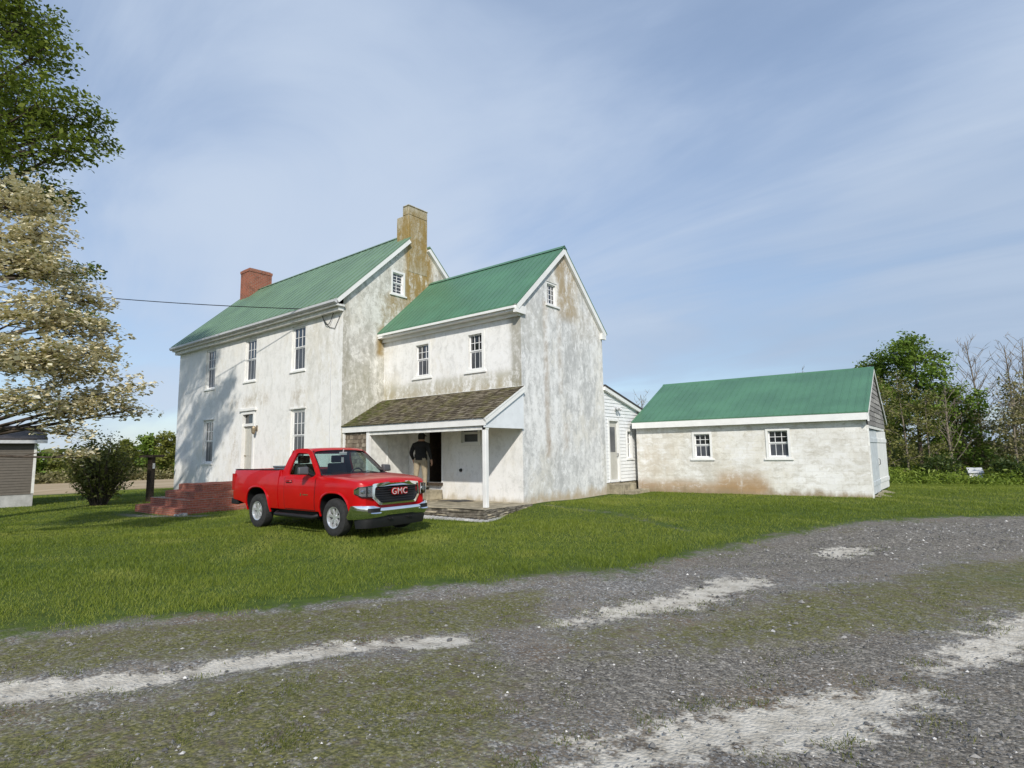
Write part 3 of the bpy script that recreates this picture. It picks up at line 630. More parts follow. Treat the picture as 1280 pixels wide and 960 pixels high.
# ---- porch
porch=empty('porch'); porch.parent=house
mb=MB(); YE=-1.80; ZE=2.60; ZT=3.62
k=.05; mb.hexa([(XM+.004,YE,ZE-k),(.07,YE,ZE-k),(.07,-.003,ZT-k),(XM+.004,-.003,ZT-k),(XM+.004,YE,ZE),(.07,YE,ZE),(.07,-.003,ZT),(XM+.004,-.003,ZT)])
pr=mb.build('roof_deck',M['white_old'],porch)
mb=MB(); var=[]; vd=Vector((0,-YE,ZT-ZE)); nr=Vector((0,-(ZT-ZE),-YE))
shingles(mb,var,(XM+.01,YE-.06,ZE-.035),(1,0,0),vd,lambda v:(0,6.70),vd.length+.04,.135,.09,.2,nr)
build_var(mb,var,'shingles',M['shake'],pr)
mb=MB(); mb.box(XM+.006,YE-.01,ZE-.24,.09,YE+.03,ZE-.052); mb.build('fascia',M['white'],pr)
mb=MB(); mb.box(-5.2,YE+.06,2.24,.05,YE+.19,2.40); mb.build('beam',M['white_old'],porch)
mb=MB(); mb.box(-5.1,YE+.19,2.405,.0,-.004,2.43); mb.build('ceiling',M['white_old'],porch)
mb=MB(); mb.face([(.062,YE+.05,2.42),(.062,-.003,2.42),(.062,-.003,ZT-.1),(.062,YE+.05,ZE-.08)]); mb.face([(.02,YE+.05,2.42),(.02,-.003,2.42),(.02,-.003,ZT-.1),(.02,YE+.05,ZE-.08)]); mb.box(.02,YE+.0,2.30,.064,-.003,2.419)
mb.build('gable_panel',M['porch_panel'],porch,recalc=False)
mb=MB(); mb.beam((.095,YE-.02,ZE-.12),(.095,-.003,ZT-.11),.05,.16,(0,-.5,.86)); mb.beam((.105,YE-.03,ZE-.045),(.105,-.003,ZT-.035),.05,.05,(0,-.5,.86)); mb.build('rake_board',M['white'],pr)
mb=MB(); mb.box(-.09,YE+.06,.085,.04,YE+.19,2.42); me=mb.mesh('post'); bevel_mesh(me,.008,1); link('post',me,M['white'],porch)
mb=MB(); mb.box(XM,-2.15,-.4,.33,-.003,.085)
me=mb.mesh('slab'); bm=bmesh.new(); bm.from_mesh(me); bmesh.ops.subdivide_edges(bm,edges=bm.edges,cuts=14,use_grid_fill=True)
for v in bm.verts:
    if v.co.z>-.3 and v.co.y<-.1: v.co += Vector((random.uniform(-.02,.02),random.uniform(-.03,.03) if v.co.y<-2.1 else 0,random.uniform(-.014,.006)))
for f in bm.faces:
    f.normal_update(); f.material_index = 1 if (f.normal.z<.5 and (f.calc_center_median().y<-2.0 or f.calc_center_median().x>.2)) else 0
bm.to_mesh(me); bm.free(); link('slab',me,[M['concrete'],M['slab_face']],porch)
mb=MB(); 
for x in np.arange(-3.2,.4,.17):
    mb.hexa([(x,-2.30+random.uniform(-.03,.03),-.4),(x+.15,-2.30,-.4),(x+.15,-2.17,-.4),(x,-2.17,-.4),(x+.01,-2.28,-.20+random.uniform(-.03,.03)),(x+.14,-2.28,-.20+random.uniform(-.03,.03)),(x+.14,-2.17,-.17),(x+.01,-2.17,-.17)])
for y in np.arange(-2.2,-.1,.17):
    mb.hexa([(.34,y,-.4),(.47,y,-.4),(.47,y+.15,-.4),(.34,y+.15,-.4),(.34,y+.01,-.09+.045*(y+.1)),(.46,y,-.11+.045*(y+.1)+random.uniform(-.03,.03)),(.45,y+.14,-.11+.045*(y+.1)),(.34,y+.14,-.09+.045*(y+.1))])
mb.build('edging',M['concrete_grey'],porch)
mb=MB(); mb.box(-4.75,-.85,.085,-3.28,-.15,.40); me=mb.mesh('step'); bevel_mesh(me,.03,2); link('step',me,M['concrete'],porch)
# closet at the left end of the porch
xc=-5.16
mb=MB(); mb.face([(xc,YE+.1,.05),(xc,-.003,.05),(xc,-.003,2.41),(xc,YE+.1,2.41)]); mb.box(xc+.002,-.98,.086,xc+.03,-.94,2.40); cl=mb.build('closet_wall',M['white_old'],porch,recalc=False)
mb=MB(); var=[]; shingles(mb,var,(XM+.05,YE+.10,.1),(1,0,0),(0,0,1),lambda v:(0,xc-XM-.12),2.28,.135,.08,.17,(0,-1,0),.010,.008); mb.face([(XM+.004,YE+.1,0),(xc,YE+.1,0),(xc,YE+.1,2.4),(XM+.004,YE+.1,2.4)]); var+=[.2]*4
build_var(mb,var,'closet_shingles',M['shake_wall'],porch)
mb=MB(); mb.box(xc-.11,YE+.03,.086,xc+.02,YE+.14,2.41); mb.build('corner_board',M['white'],porch)
mb=MB(); mb.box(XM+.006,YE+.03,.0,XM+.08,YE+.14,2.36); mb.build('corner_board',M['white'],porch)
# ---- rear addition
xa=-.07; YA=8.6; fA=RIGHT(xa); zt=lambda y: 4.06-(y-4.8)*.252
adoor=(5.40,6.08,.52,2.72); awin=(6.78,7.24,1.28,2.40)
mb=MB(); wall_mesh(mb,[(YW+.002,.42),(YA,.42),(YA,zt(YA)),(YW+.002,zt(YW))],[adoor,awin],fA,.12)
z=.42
def clap(y0,y1,zb,zh):
    mb.faces([(xa+.026,y0,zb),(xa+.026,y1,zb),(xa+.004,y1,zh),(xa+.004,y0,zh),(xa+.002,y0,zb),(xa+.002,y1,zb)],[(0,1,2,3),(0,4,5,1)])
while z<4.05:
    y1=min(YA,4.8+(4.06-z-.13)/.252); segs=[(YW+.06,y1)]
    for h in (adoor,awin):
        if z+.12>h[2]-.06 and z<h[3]+.06:
            ns=[]
            for a,b in segs:
                if b<h[0]-.09 or a>h[1]+.09: ns.append((a,b))
                else:
                    if a<h[0]-.09: ns.append((a,h[0]-.09))
                    if b>h[1]+.09: ns.append((h[1]+.09,b))
            segs=ns
    for a,b in segs:
        if b>a: clap(a,b,z,z+.13)
    z+=.13
mb.face([(xa-6,YA,.4),(xa,YA,.4),(xa,YA,zt(YA)),(xa-6,YA,zt(YA))])
mb.build('addition_wall',M['siding'],house)
mb=MB(); mb.hexa([(xa-6.4,YW+.004,zt(YW)-.02),(xa+.16,YW+.004,zt(YW)-.02),(xa+.16,YA+.15,zt(YA+.15)-.02),(xa-6.4,YA+.15,zt(YA+.15)-.02),(xa-6.4,YW+.004,zt(YW)+.05),(xa+.16,YW+.004,zt(YW)+.05),(xa+.16,YA+.15,zt(YA+.15)+.05),(xa-6.4,YA+.15,zt(YA+.15)+.05)])
ar=mb.build('addition_roof',M['shed_roof'],house)
mb=MB(); mb.beam((xa+.09,YW+.004,zt(YW)-.08),(xa+.09,YA+.14,zt(YA+.14)-.08),.10,.16); mb.build('rake_board',M['white'],ar)
mb=MB(); mb.box(xa-6,YW+.01,-.4,xa-.02,YA-.02,.40); mb.box(xa-.02,YW+.06,-.3,xa+.02,YW+.42,.40); mb.build('foundation',M['concrete'],house)
mb=MB(); mb.box(xa+.002,YW+.004,.42,xa+.05,YW+.075,zt(YW)-.12); mb.box(xa+.002,adoor[0]-.09,.45,xa+.04,adoor[0]-.003,2.81); mb.box(xa+.002,adoor[1]+.003,.45,xa+.04,adoor[1]+.09,2.81); mb.box(xa+.002,adoor[0]-.003,2.723,xa+.04,adoor[1]+.003,2.81); mb.build('corner_trim',M['white'],house)
mb=MB(); bx(mb,fA,adoor[0]+.003,adoor[1]-.003,.525,2.717,.05,.10)
ad=mb.build('addition_door',M['grey_paint'],house)
mb=MB(); bx(mb,fA,adoor[0]+.14,adoor[1]-.14,1.55,2.5,.042,.049); mb.build('door_pane',M['screen_curtain'],ad)
mb=MB(); mb.tube([(xa-.03,adoor[1]-.06,1.5),(xa+.03,adoor[1]-.06,1.5),(xa+.03,adoor[1]-.06,1.38),(xa-.03,adoor[1]-.06,1.38)],.012,6); mb.build('handle',M['black'],ad,40)
window(house,fA,*awin,2,2,2,trim=.05,face=-.03)
mb=MB(); mb.box(xa,5.86,3.12,xa+.05,5.98,3.26); mb.tube([(xa+.04,5.92,3.2),(xa+.14,5.86,3.22),(xa+.22,5.84,3.16)],[.03,.05,.065],8); mb.tube([(xa+.04,5.92,3.2),(xa+.14,6.02,3.22),(xa+.22,6.06,3.16)],[.03,.05,.065],8); mb.build('flood_light',M['gutter'],house,40)
mb=MB(); mb.box(xa+.02,5.30,-.3,xa+.5,6.5,.36); mb.box(xa+.5,5.5,-.3,xa+.85,6.9,.14); me=mb.mesh('rear_step'); bevel_mesh(me,.03,2); link('rear_step',me,M['concrete'],house)

# ---- door mat, brick steps
mb=MB(); mb.grid(10,6,lambda u,v:(-2.95+u*.95+.12*v, -.72+v*.55, .092+.03*max(0,math.sin(u*3.1))*(.4+.6*v)*(.6+.4*math.sin(7*u+3*v))))
o=mb.build('door_mat',M['black'],None,recalc=False); tag(o,'rumpled dark door mat lying on the porch slab','mat')
so=o.modifiers.new('s','SOLIDIFY'); so.thickness=.012
bs=empty('brick_steps',(-13.0,-3.5,-.45),0,'wide flight of worn red brick steps below the front door','steps')
def lev(x0,x1,y0,z0,z1,nm):
    mb=MB(); mb.box(x0+13,y0+3.5,z0+.45,x1+13,-1.856+3.5,z1+.45); me=mb.mesh(nm); bm=bmesh.new(); bm.from_mesh(me)
    bmesh.ops.subdivide_edges(bm,edges=bm.edges,cuts=9,use_grid_fill=True)
    for v in bm.verts:
        if v.co.z>z1+.44: v.co += Vector((random.uniform(-.02,.02),random.uniform(-.02,.02),random.uniform(-.018,.004)))
    bm.to_mesh(me); bm.free(); link(nm,me,M['brick_step'],bs)
lev(-14.95,-10.95,-5.3,-.8,-.17,'step'); lev(-14.55,-11.25,-4.92,-.3,.09,'step'); lev(-14.15,-11.55,-4.55,0,.34,'step'); lev(-13.95,-11.85,-4.15,.2,.58,'landing')
for i in range(3):
    x=1.80+i*.16; y=-1.87+.05*i; q=.10+.03*i; mb=MB()
    mb.hexa([(x,y,-.05),(x+q*1.6,y+.02,-.05),(x+q*1.5,y+q,-.05),(x-.02,y+q,-.05),(x+.02,y+.02,.05+q*.5),(x+q*1.4,y+.03,.06+q*.4),(x+q*1.3,y+q*.9,.05+q*.6),(x+.01,y+q*.9,.04+q*.5)]); mb.build('mortar_chunk',M['concrete_grey'],bs)

# ------------------------------------------------------------------ garage
gar=empty('garage',(8.026,7.437,0),.0365,'long white block garage with green metal roof and grey clapboard gable','garage')
GL,GD=-7.85,6.44; fg=FRONT(0.); fe=RIGHT(0.)
mb=MB(); gw=[(-5.62,-4.88,1.25,2.24),(-3.03,-2.24,1.25,2.28)]
wall_mesh(mb,[(GL,-.4),(0,-.4),(0,2.66),(GL,2.66)],gw,fg,.16)
wall_mesh(mb,[(0,-.4),(.38,-.4),(.38,2.28),(6.16,2.28),(6.16,-.4),(GD,-.4),(GD,2.6),(0,2.6)],[],fe)
for y in (.38,6.16): mb.face([(0,y,-.3),(-.2,y,-.3),(-.2,y,2.28),(0,y,2.28)])
mb.face([(GL,0,-.4),(GL,GD,-.4),(GL,GD,2.6),(GL,3.2,4.4),(GL,0,2.6)]); mb.face([(GL,GD,-.4),(0,GD,-.4),(0,GD,2.6),(GL,GD,2.6)])
mb.build('wall',M['garage_wall'],gar)
gr=ribbed_roof('roof',M['roof'],gar,(GL-.08,-.26,2.72),(.10,-.26,2.72),(GL-.08,3.2,4.47),(.10,3.2,4.47),.04,other=((GL-.08,6.66,2.72),(.10,6.66,2.72)))
mb=MB(); mb.box(GL-.06,-.25,2.45,.06,-.19,2.675); mb.box(GL-.06,-.188,2.52,.05,-.003,2.56); mb.box(.064,-.25,2.40,.10,-.02,2.66); mb.build('fascia',M['white'],gr)
for p,q,k in (((.085,-.2,2.62),(.085,3.2,4.36),-.45),((.085,5.3,3.30),(.085,3.21,4.36),.45),((.10,6.75,2.50),(.09,5.25,3.32),.45)):
    mb=MB(); mb.beam(p,q,.03,.11,(0,k,.89)); mb.build('rake_board',M['white_old'],gr)
mb=MB(); var=[]
hw=lambda v:(max(.02,(2.30+v-2.68)/.52-.0), min(GD-.02, 6.4-(2.30+v-2.68)/.52))
shingles(mb,var,(.02,0,2.30),(0,1,0),(0,0,1),lambda v:(max(.02,(v-.38)/.52),min(GD-.02,6.4-(v-.38)/.52)),2.05,.17,1.2,2.6,(1,0,0),.014,.006)
mb.face([(.015,.0,2.3),(.015,6.4,2.3),(.015,6.4,2.66),(.015,3.2,4.36),(.015,0,2.66)]); var+=[.3]*5
build_var(mb,var,'gable_siding',M['shake_grey'],gar)
mb=MB(); mb.box(-.02,.39,2.20,.03,6.15,2.295); mb.box(.003,.02,-.05,.05,.12,2.29); mb.build('door_header',M['white_old'],gar)
M['shaded_white']=simple('shaded_white_paint',(.56,.60,.62),.6,var=.12,nscale=4,bump=.15)  # white door leaf whose bluish shade is put into the paint colour
def leaf(y0,y1,hinge,ang,label,mt):
    mb=MB(); 
    for i in range(int(round((y1-y0)/.24))):
        a=y0+i*.24; mb.box(-.03,a+.004,.03,.0,min(a+.236,y1),2.18)
    mb.box(.001,y0+.02,.3,.025,y1-.02,.44); mb.box(.001,y0+.02,1.75,.025,y1-.02,1.89)
    o=mb.build('door_leaf',M[mt],gar); 
    o.location=(-.06,hinge,0); o.rotation_euler=(0,0,ang); o.data.transform(Matrix.Translation((0,-hinge,0)))
    o['label']=label
    h=MB(); h.tube([(.03,(y0+.2 if hinge==y1 else y1-.2)-hinge,.95),(.07,(y0+.2 if hinge==y1 else y1-.2)-hinge,.98),(.07,(y0+.2 if hinge==y1 else y1-.2)-hinge,1.15),(.03,(y0+.2 if hinge==y1 else y1-.2)-hinge,1.18)],.012,6); h.build('handle',M['black'],o,40)
leaf(.42,3.24,.42,-.015,'white garage door leaf with its shade coloured pale blue grey','shaded_white'); leaf(3.27,6.13,3.27,-.04,'bright white garage door leaf standing slightly ajar','white')
mb=MB(); mb.box(-6,.5,-.1,-.25,6,-.02); mb.build('dark_floor',M['dark'],gar)
for w in gw: window(gar,fg,*w,3,2,2,trim=.08,face=-.03)
mb=MB(); mb.grid(8,18,lambda u,v:(.0+u*(.42+.10*math.sin(v*9)),.25+v*3.2,-.02+.05*(1-u)+.02*math.sin(13*v+5*u))); mb.build('broken_apron',M['concrete'],gar,recalc=False)

# ------------------------------------------------------------------ left outbuilding
d=Vector((.10,.995,0)); sh=empty('outbuilding',(-22.4,-6.9,-.45),math.atan2(d.y,d.x),'low taupe sided outbuilding with dark roof and pale skirting on the left','outbuilding')
W_=9.0
mb=MB(); z=.52
mb.box(-W_,.0,.5,0,4.,2.92)
while z<2.85:
    mb.faces([(-W_,-.03,z),(-.08,-.03,z),(-.08,-.006,z+.12),(-W_,-.006,z+.12),(-W_,-.004,z),(-.08,-.004,z)],[(0,1,2,3),(0,4,5,1)]); z+=.12
mb.face([(0.,0,2.92),(0.,4,2.92),(0.,2,3.55)])
mb.build('wall',M['shed_siding'],sh)
mb=MB(); mb.box(-W_,-.01,-.3,.005,4.,.545); mb.build('skirting',M['concrete_grey'],sh)
mb=MB(); mb.box(-.08,-.045,.55,.02,.06,2.91); tr=mb.build('corner_trim',M['white_old'],sh)
mb=MB(); k=.06; 
for ys,ye in ((-.3,2.),(4.3,2.)): mb.hexa([(-W_,ys,2.92),(.35,ys,2.92),(.35,ye,3.58),(-W_,ye,3.58),(-W_,ys,2.92+k),(.35,ys,2.92+k),(.35,ye,3.58+k),(-W_,ye,3.58+k)])
so=mb.build('roof',M['shed_roof'],sh)
mb=MB(); mb.box(-W_,-.34,2.77,.34,-.30,2.91); mb.box(-W_,-.30,2.85,.34,-.01,2.89); mb.build('fascia',M['gutter'],so)

# small white shed among the right trees
sw=empty('garden_shed',(10.45,26.2,H(10.45,26.2)-.1),.2,'tiny white shed far off between the trees','shed'); sw.scale=(.42,.5,.62)
mb=MB(); mb.box(-.65,-.5,.0,.65,.7,1.15); mb.build('wall',M['white'],sw)
mb=MB(); mb.hexa([(-.8,-.65,1.1),(.8,-.65,1.1),(.8,.1,1.5),(-.8,.1,1.5),(-.8,-.65,1.16),(.8,-.65,1.16),(.8,.1,1.56),(-.8,.1,1.56)]); mb.hexa([(-.8,.85,1.1),(.8,.85,1.1),(.8,.1,1.5),(-.8,.1,1.5),(-.8,.85,1.16),(.8,.85,1.16),(.8,.1,1.56),(-.8,.1,1.56)]); mb.build('roof',M['gutter'],sw)
mb=MB(); mb.box(-.25,-.52,.02,-.22,-.5,1.1); mb.box(.1,-.52,.02,.16,-.5,1.1); mb.build('door_trim',M['gutter'],sw)

# wooden post with flat top left of the steps
px,py=-19.8,-3.1; pz=H(px,py)
po=empty('bird_feeder_post',(px,py,pz),.4,'dark wooden post with a flat board on top beside the brick steps','post')
mb=MB(); mb.box(-.12,-.12,-.2,.12,.12,2.08); me=mb.mesh('post'); bevel_mesh(me,.015,1); link('post',me,M['wood_post'],po)
mb=MB(); mb.box(-.40,-.32,2.08,.40,.32,2.14); mb.box(-.42,-.34,2.14,-.37,.34,2.19); mb.box(.37,-.34,2.14,.42,.34,2.19); mb.build('tray',M['wood_post'],po)
mb=MB(); mb.box(.125,-.05,1.55,.16,.05,1.8); mb.build('white_plate',M['white'],po)

# overhead cable
mb=MB(); a=Vector((-24.0,-9.2,9.55)); b=Vector((-7.9,-1.93,6.98)); pts=[]
for i in range(41):
    s=i/40; p=a.lerp(b,s); p.z-=.55*4*s*(1-s)*.35+.0; pts.append(p)
mb.tube(pts,.017,5)
o=mb.build('overhead_cable',M['black'],None,40); tag(o,'thin black overhead cable running from the left to the house front','cable')
mb=MB(); pts=[]
for i in range(17):
    s=i/16; pts.append((-7.9+.9*s,-1.93+.02*s,6.95-.62*math.sin(math.pi*s)))
mb.tube(pts,.014,5); mb.tube([(-7.9,-1.93,6.97),(-7.75,-1.9,6.6),(-7.4,-1.88,6.25),(-7.05,-1.88,6.15),(-6.75,-1.88,6.55)],.011,5); mb.build('drip_loop',M['black'],o,40)

# ------------------------------------------------------------------ pickup truck (x forward, origin on the ground between the axles)
tz=-.10
truck=empty('pickup_truck',(-1.44,-5.70,tz),.0233,'red regular cab pickup truck with chrome bumper parked on the lawn','pickup truck')
AX=1.51; WR=.395
def wfun(x):
    xs=[-2.74,-2.66,-2.5,1.6,1.95,2.10,2.20,2.28,2.335]; ws=[.955,.985,1.,1.,.985,.965,.935,.88,.80]
    return float(np.interp(x,xs,ws))*(.955 if -.6135<x<-.5825 else 1.)
SH=[(.905,.46),(.955,.49),(.980,.60),(.997,.80),(1.0,.95),(.994,1.08),(.98,1.18)]
def yside(x,z):
    zs=[.40,.46,.49,.60,.80,.95,1.08,1.18,1.30,1.38]; ys=[.88,.905,.955,.980,.997,1.0,.994,.98,.963,.955]
    return float(np.interp(z,zs,ys))*wfun(x)
def section(x, kind):
    w=wfun(x); 
    if kind=='bed' or kind=='gate': zt=1.37
    elif kind=='cab': zt=1.24
    else: zt=float(np.interp(x,[.9,1.4,2.0,2.2,2.29,2.335],[1.235,1.215,1.165,1.13,1.10,1.06]))
    zb=float(np.interp(x,[-2.74,-2.2,-1.9,1.9,2.2,2.42],[.62,.56,.46,.46,.50,.53]))
    P=[(0,zb),(.86*w,zb)]
    for q in (.0,.06,.22,.45,.62,.80,.93):
        z=zb+.03+(zt-zb-.05)*q; P.append((yside(x,max(z,.46)),z))
    yt=yside(x,zt)-.012
    if kind=='bed': P+=[(yt,zt),(yt-.075,zt),(yt-.085,zt-.02),(yt-.09,.90),(0,.90)]
    elif kind in('gate','cab'): P+=[(yt,zt),(yt-.075,zt),(yt-.15,zt),(yt-.4,zt),(0,zt)]
    else:
        zc=float(np.interp(x,[.9,1.4,2.0,2.2,2.29,2.335],[1.285,1.275,1.235,1.205,1.175,1.13]))
        P+=[(yt-.01,zt+.005),(yt-.09,zt+.035),(yt-.16,zt+(zc-zt)*.55),(yt*.45,zc-.012),(0,zc)]
    return P
ST=[(-2.72,'gate'),(-2.66,'gate'),(-2.64,'bed'),(-2.3,'bed'),(-1.9,'bed'),(-1.5,'bed'),(-1.1,'bed'),(-.8,'bed'),(-.64,'bed'),(-.63,'gate'),(-.616,'gate'),(-.612,'gate'),(-.584,'cab'),(-.580,'cab'),(-.3,'cab'),(.3,'cab'),(.85,'cab'),(.92,'hood'),(1.2,'hood'),(1.51,'hood'),(1.8,'hood'),(2.0,'hood'),(2.12,'hood'),(2.2,'hood'),(2.26,'hood'),(2.31,'hood'),(2.335,'hood')]
mb=MB(); rings=[]
for x,k in ST:
    P=section(x,k); ring=[(x,y,z) for y,z in P]+[(x,-y,z) for y,z in P[-2:0:-1]]
    rings.append(ring)
n=len(rings[0]); v=[p for r in rings for p in r]; fs=[]
for i in range(len(rings)-1):
    for j in range(n): fs.append((i*n+j,i*n+(j+1)%n,(i+1)*n+(j+1)%n,(i+1)*n+j))
fs.append(tuple(range(n-1,-1,-1))); fs.append(tuple((len(rings)-1)*n+j for j in range(n)))
mb.faces(v,fs); body_me=mb.mesh('body',None,True,True)
tmp=link('tmp_body',body_me,[M['red'],M['black']])
def arch_pts(cx, hw=.50, add=0., zc=.40, n=22):
    hh=(.56 if cx<0 else .50)+add
    pts=[]
    for i in range(n+1):
        t=math.pi*i/n; c,s_=math.cos(t),math.sin(t); e=2/2.7
        pts.append((cx+hw*math.copysign(abs(c)**e,c), zc+hh*abs(s_)**e))
    return pts
cuts=[]
for cx in (AX,-AX):
    for sgn in (1,-1):
        mb=MB(); poly=[(cx+.50,.2)]+arch_pts(cx)+[(cx-.50,.2)]
        mb.cur=1; mb.prism(poly,lambda a,b,d:(a,d*sgn,b),.60,1.3); c=link('tmp_cut',mb.mesh('tmp_cut'),[M['red'],M['black']]); cuts.append(c)
for c in cuts:
    m=tmp.modifiers.new('b','BOOLEAN'); m.operation='DIFFERENCE'; m.object=c; m.solver='EXACT'
dg=bpy.context.evaluated_depsgraph_get(); dg.update()
nm=bpy.data.meshes.new_from_object(tmp.evaluated_get(dg))
for c in cuts+[tmp]: bpy.data.objects.remove(c)
nm.name='body'; nm.polygons.foreach_set('use_smooth',[True]*len(nm.polygons)); nm.set_sharp_from_angle(angle=R(28))
body=bpy.data.objects.new('body',nm); COL.objects.link(body); body.parent=truck
# arch lips
for cx in (AX,-AX):
    for s_ in (1,-1):
        mb=MB(); pts=[(a,s_*(yside(a,max(b,.47))+.004),b) for a,b in arch_pts(cx,.515,.015)]; mb.tube(pts,.022,6); mb.build('arch_lip',M['red'],body,50)
# bed liner + rail caps
mb=MB(); 
for s_ in (1,-1): mb.box(-2.64,min(s_*.965,s_*.86),1.372,-.63,max(s_*.965,s_*.86),1.385)
mb.box(-2.63,-.86,.905,-.65,.86,.912); mb.build('bed_liner',M['black'],body)
# cab
cab=empty('cab'); cab.parent=truck
yc=lambda z: .952-(z-1.2)*.36
def rounded(poly,r,n=4):
    out=[]; m=len(poly)
    for i in range(m):
        p0,p1,p2=(Vector(poly[(i-1)%m]),Vector(poly[i]),Vector(poly[(i+1)%m])); d0=(p0-p1); d2=(p2-p1); rr=min(r,d0.length*.45,d2.length*.45)
        a=p1+d0.normalized()*rr; b=p1+d2.normalized()*rr
        for k in range(n+1):
            t=k/n; out.append(tuple((1-t)**2*a+2*t*(1-t)*p1+t*t*b))
    return out
outer=rounded([(1.0,1.2),(.33,1.80),(.12,1.86),(-.36,1.85),(-.50,1.66),(-.575,1.2)],.14)
inner=rounded([(.80,1.265),(.235,1.74),(-.22,1.765),(-.285,1.60),(-.31,1.265)],.07)
mb=MB()
for s_ in (1,-1):
    for off in (0.,.05):
        mb.cur=1 if off else 0; bm=bmesh.new(); es=[]
        for pl in (outer,inner):
            vs=[bm.verts.new((a,s_*(yc(b)-off),b)) for a,b in pl]; es+=[bm.edges.new((vs[i],vs[(i+1)%len(vs)])) for i in range(len(vs))]
        bmesh.ops.triangle_fill(bm,use_beauty=True,edges=es); bm.verts.index_update(); mb.faces([v.co[:] for v in bm.verts],[[v.index for v in f.verts] for f in bm.faces]); bm.free()
    mb.cur=0
    for pl in (outer,inner):
        for i in range(len(pl)):
            a,b=pl[i],pl[(i+1)%len(pl)]; mb.face([(a[0],s_*yc(a[1]),a[1]),(b[0],s_*yc(b[1]),b[1]),(b[0],s_*(yc(b[1])-.05),b[1]),(a[0],s_*(yc(a[1])-.05),a[1])])
# roof panel with rounded sides
def roofp(u,v):
    x=-.47+u*.90; y=(v*2-1); e=abs(y)
    z=1.875-.028*e**2-.035*max(0,(e-.8)/.2)**2 - .05*max(0,(.12-u)/.12)**1.5 -.060*max(0,(u-.84)/.16)**1.6
    return (x-.07*e**2*u, y*.735, z)
mb.grid(14,16,roofp); mb.cur=1; mb.grid(14,16,lambda u,v:(roofp(u,v)[0],roofp(u,v)[1]*.97,roofp(u,v)[2]-.035))
# rear cab wall with window hole
mb.cur=0
bm=bmesh.new(); es=[]
xb=lambda z: -.575+(z-1.2)*.19
for pl in ([(-.93,1.2),(.93,1.2),(.72,1.82),(-.72,1.82)],[(-.72,1.33),(.72,1.33),(.62,1.73),(-.62,1.73)]):
    vs=[bm.verts.new((xb(b),a,b)) for a,b in pl]; es+=[bm.edges.new((vs[i],vs[(i+1)%4])) for i in range(4)]
bmesh.ops.triangle_fill(bm,use_beauty=True,edges=es); bm.verts.index_update(); mb.faces([v.co[:] for v in bm.verts],[[v.index for v in f.verts] for f in bm.faces]); bm.free()
mb.build('cab_shell',[M['red'],M['black']],cab,35)
def wsh(u,v):
    y=(v*2-1); b=Vector((1.10-.15*y*y,y*.90,1.25)); t_=Vector((.43-.10*y*y,y*.715,1.80-.02*y*y)); p=b.lerp(t_,u); p.x+=.035*math.sin(math.pi*u); return p
mb=MB(); mb.grid(10,14,wsh); mb.build('windshield',M['car_glass'],cab,60)
mb=MB(); fr=[wsh(0,i/14)+Vector((.012,0,.004)) for i in range(15)]; mb.tube(fr,.028,6); mb.tube([wsh(1,i/14)+Vector((.0,0,.006)) for i in range(15)],.014,6)
for vv in (0,1): mb.tube([wsh(i/10,vv)+Vector((.0,.006*(1-2*vv),.004)) for i in range(11)],.012,6)
mb.build('windshield_seal',M['black'],cab,40)
mb=MB()
for v0,v1 in ((.35,.12),(.80,.5)): mb.tube([wsh(.0,v0)+Vector((.03,0,.03)),wsh(.07,(v0+v1)/2)+Vector((.02,0,.03)),wsh(.06,v1)+Vector((.015,0,.02))],.010,5)
mb.build('wiper',M['black'],cab,40)
for s_ in (1,-1):
    mb=MB(); mb.face([(a,s_*(yc(b)-.025),b) for a,b in inner]); mb.build('side_window',M['car_glass'],cab,recalc=False)
mb=MB(); mb.face([(xb(b)-.004,a,b) for a,b in [(-.72,1.33),(.72,1.33),(.62,1.73),(-.62,1.73)]]); mb.build('rear_window',M['car_glass'],cab,recalc=False)
# interior
mb=MB(); mb.box(-.50,-.86,.7,.95,.86,.74); mb.build('floor',M['dark'],cab)
for yy in (-.46,.46):
    mb=MB(); mb.hexa([(-.40,yy-.27,.95),(.15,yy-.27,.95),(.15,yy+.27,.95),(-.40,yy+.27,.95),(-.36,yy-.27,1.1),(.16,yy-.27,1.12),(.16,yy+.27,1.12),(-.36,yy+.27,1.1)])
    mb.hexa([(-.42,yy-.27,1.05),(-.24,yy-.27,1.05),(-.24,yy+.27,1.05),(-.42,yy+.27,1.05),(-.47,yy-.23,1.50),(-.36,yy-.23,1.50),(-.36,yy+.23,1.50),(-.47,yy+.23,1.50)])
    mb.box(-.46,yy-.14,1.51,-.35,yy+.14,1.69); me=mb.mesh('seat'); bevel_mesh(me,.04,3); link('seat',me,M['seat'],cab)
mb=MB(); mb.hexa([(.55,-.86,1.0),(1.05,-.86,1.0),(1.05,.86,1.0),(.55,.86,1.0),(.62,-.86,1.225),(1.0,-.86,1.243),(1.0,.86,1.243),(.62,.86,1.225)]); mb.build('dashboard',M['black'],cab)
mb=MB(); c=Vector((.42,.44,1.2)); mb.tube([c+Vector((.06*math.sin(i*math.pi/12)*.6,.19*math.cos(i*math.pi/12),.17*math.sin(i*math.pi/12))) for i in range(25)],.015,6); mb.tube([c,c+Vector((.2,0,-.08))],.03,6); mb.build('steering_wheel',M['black'],cab,40)
mb=MB(); mb.box(.47,-.10,1.70,.49,.10,1.765); mb.tube([(.48,0,1.765),(.50,0,1.83)],.01,5); mb.box(.455,-.03,1.52,.46,.035,1.64); mb.build('rear_view_mirror',M['gutter'],cab)
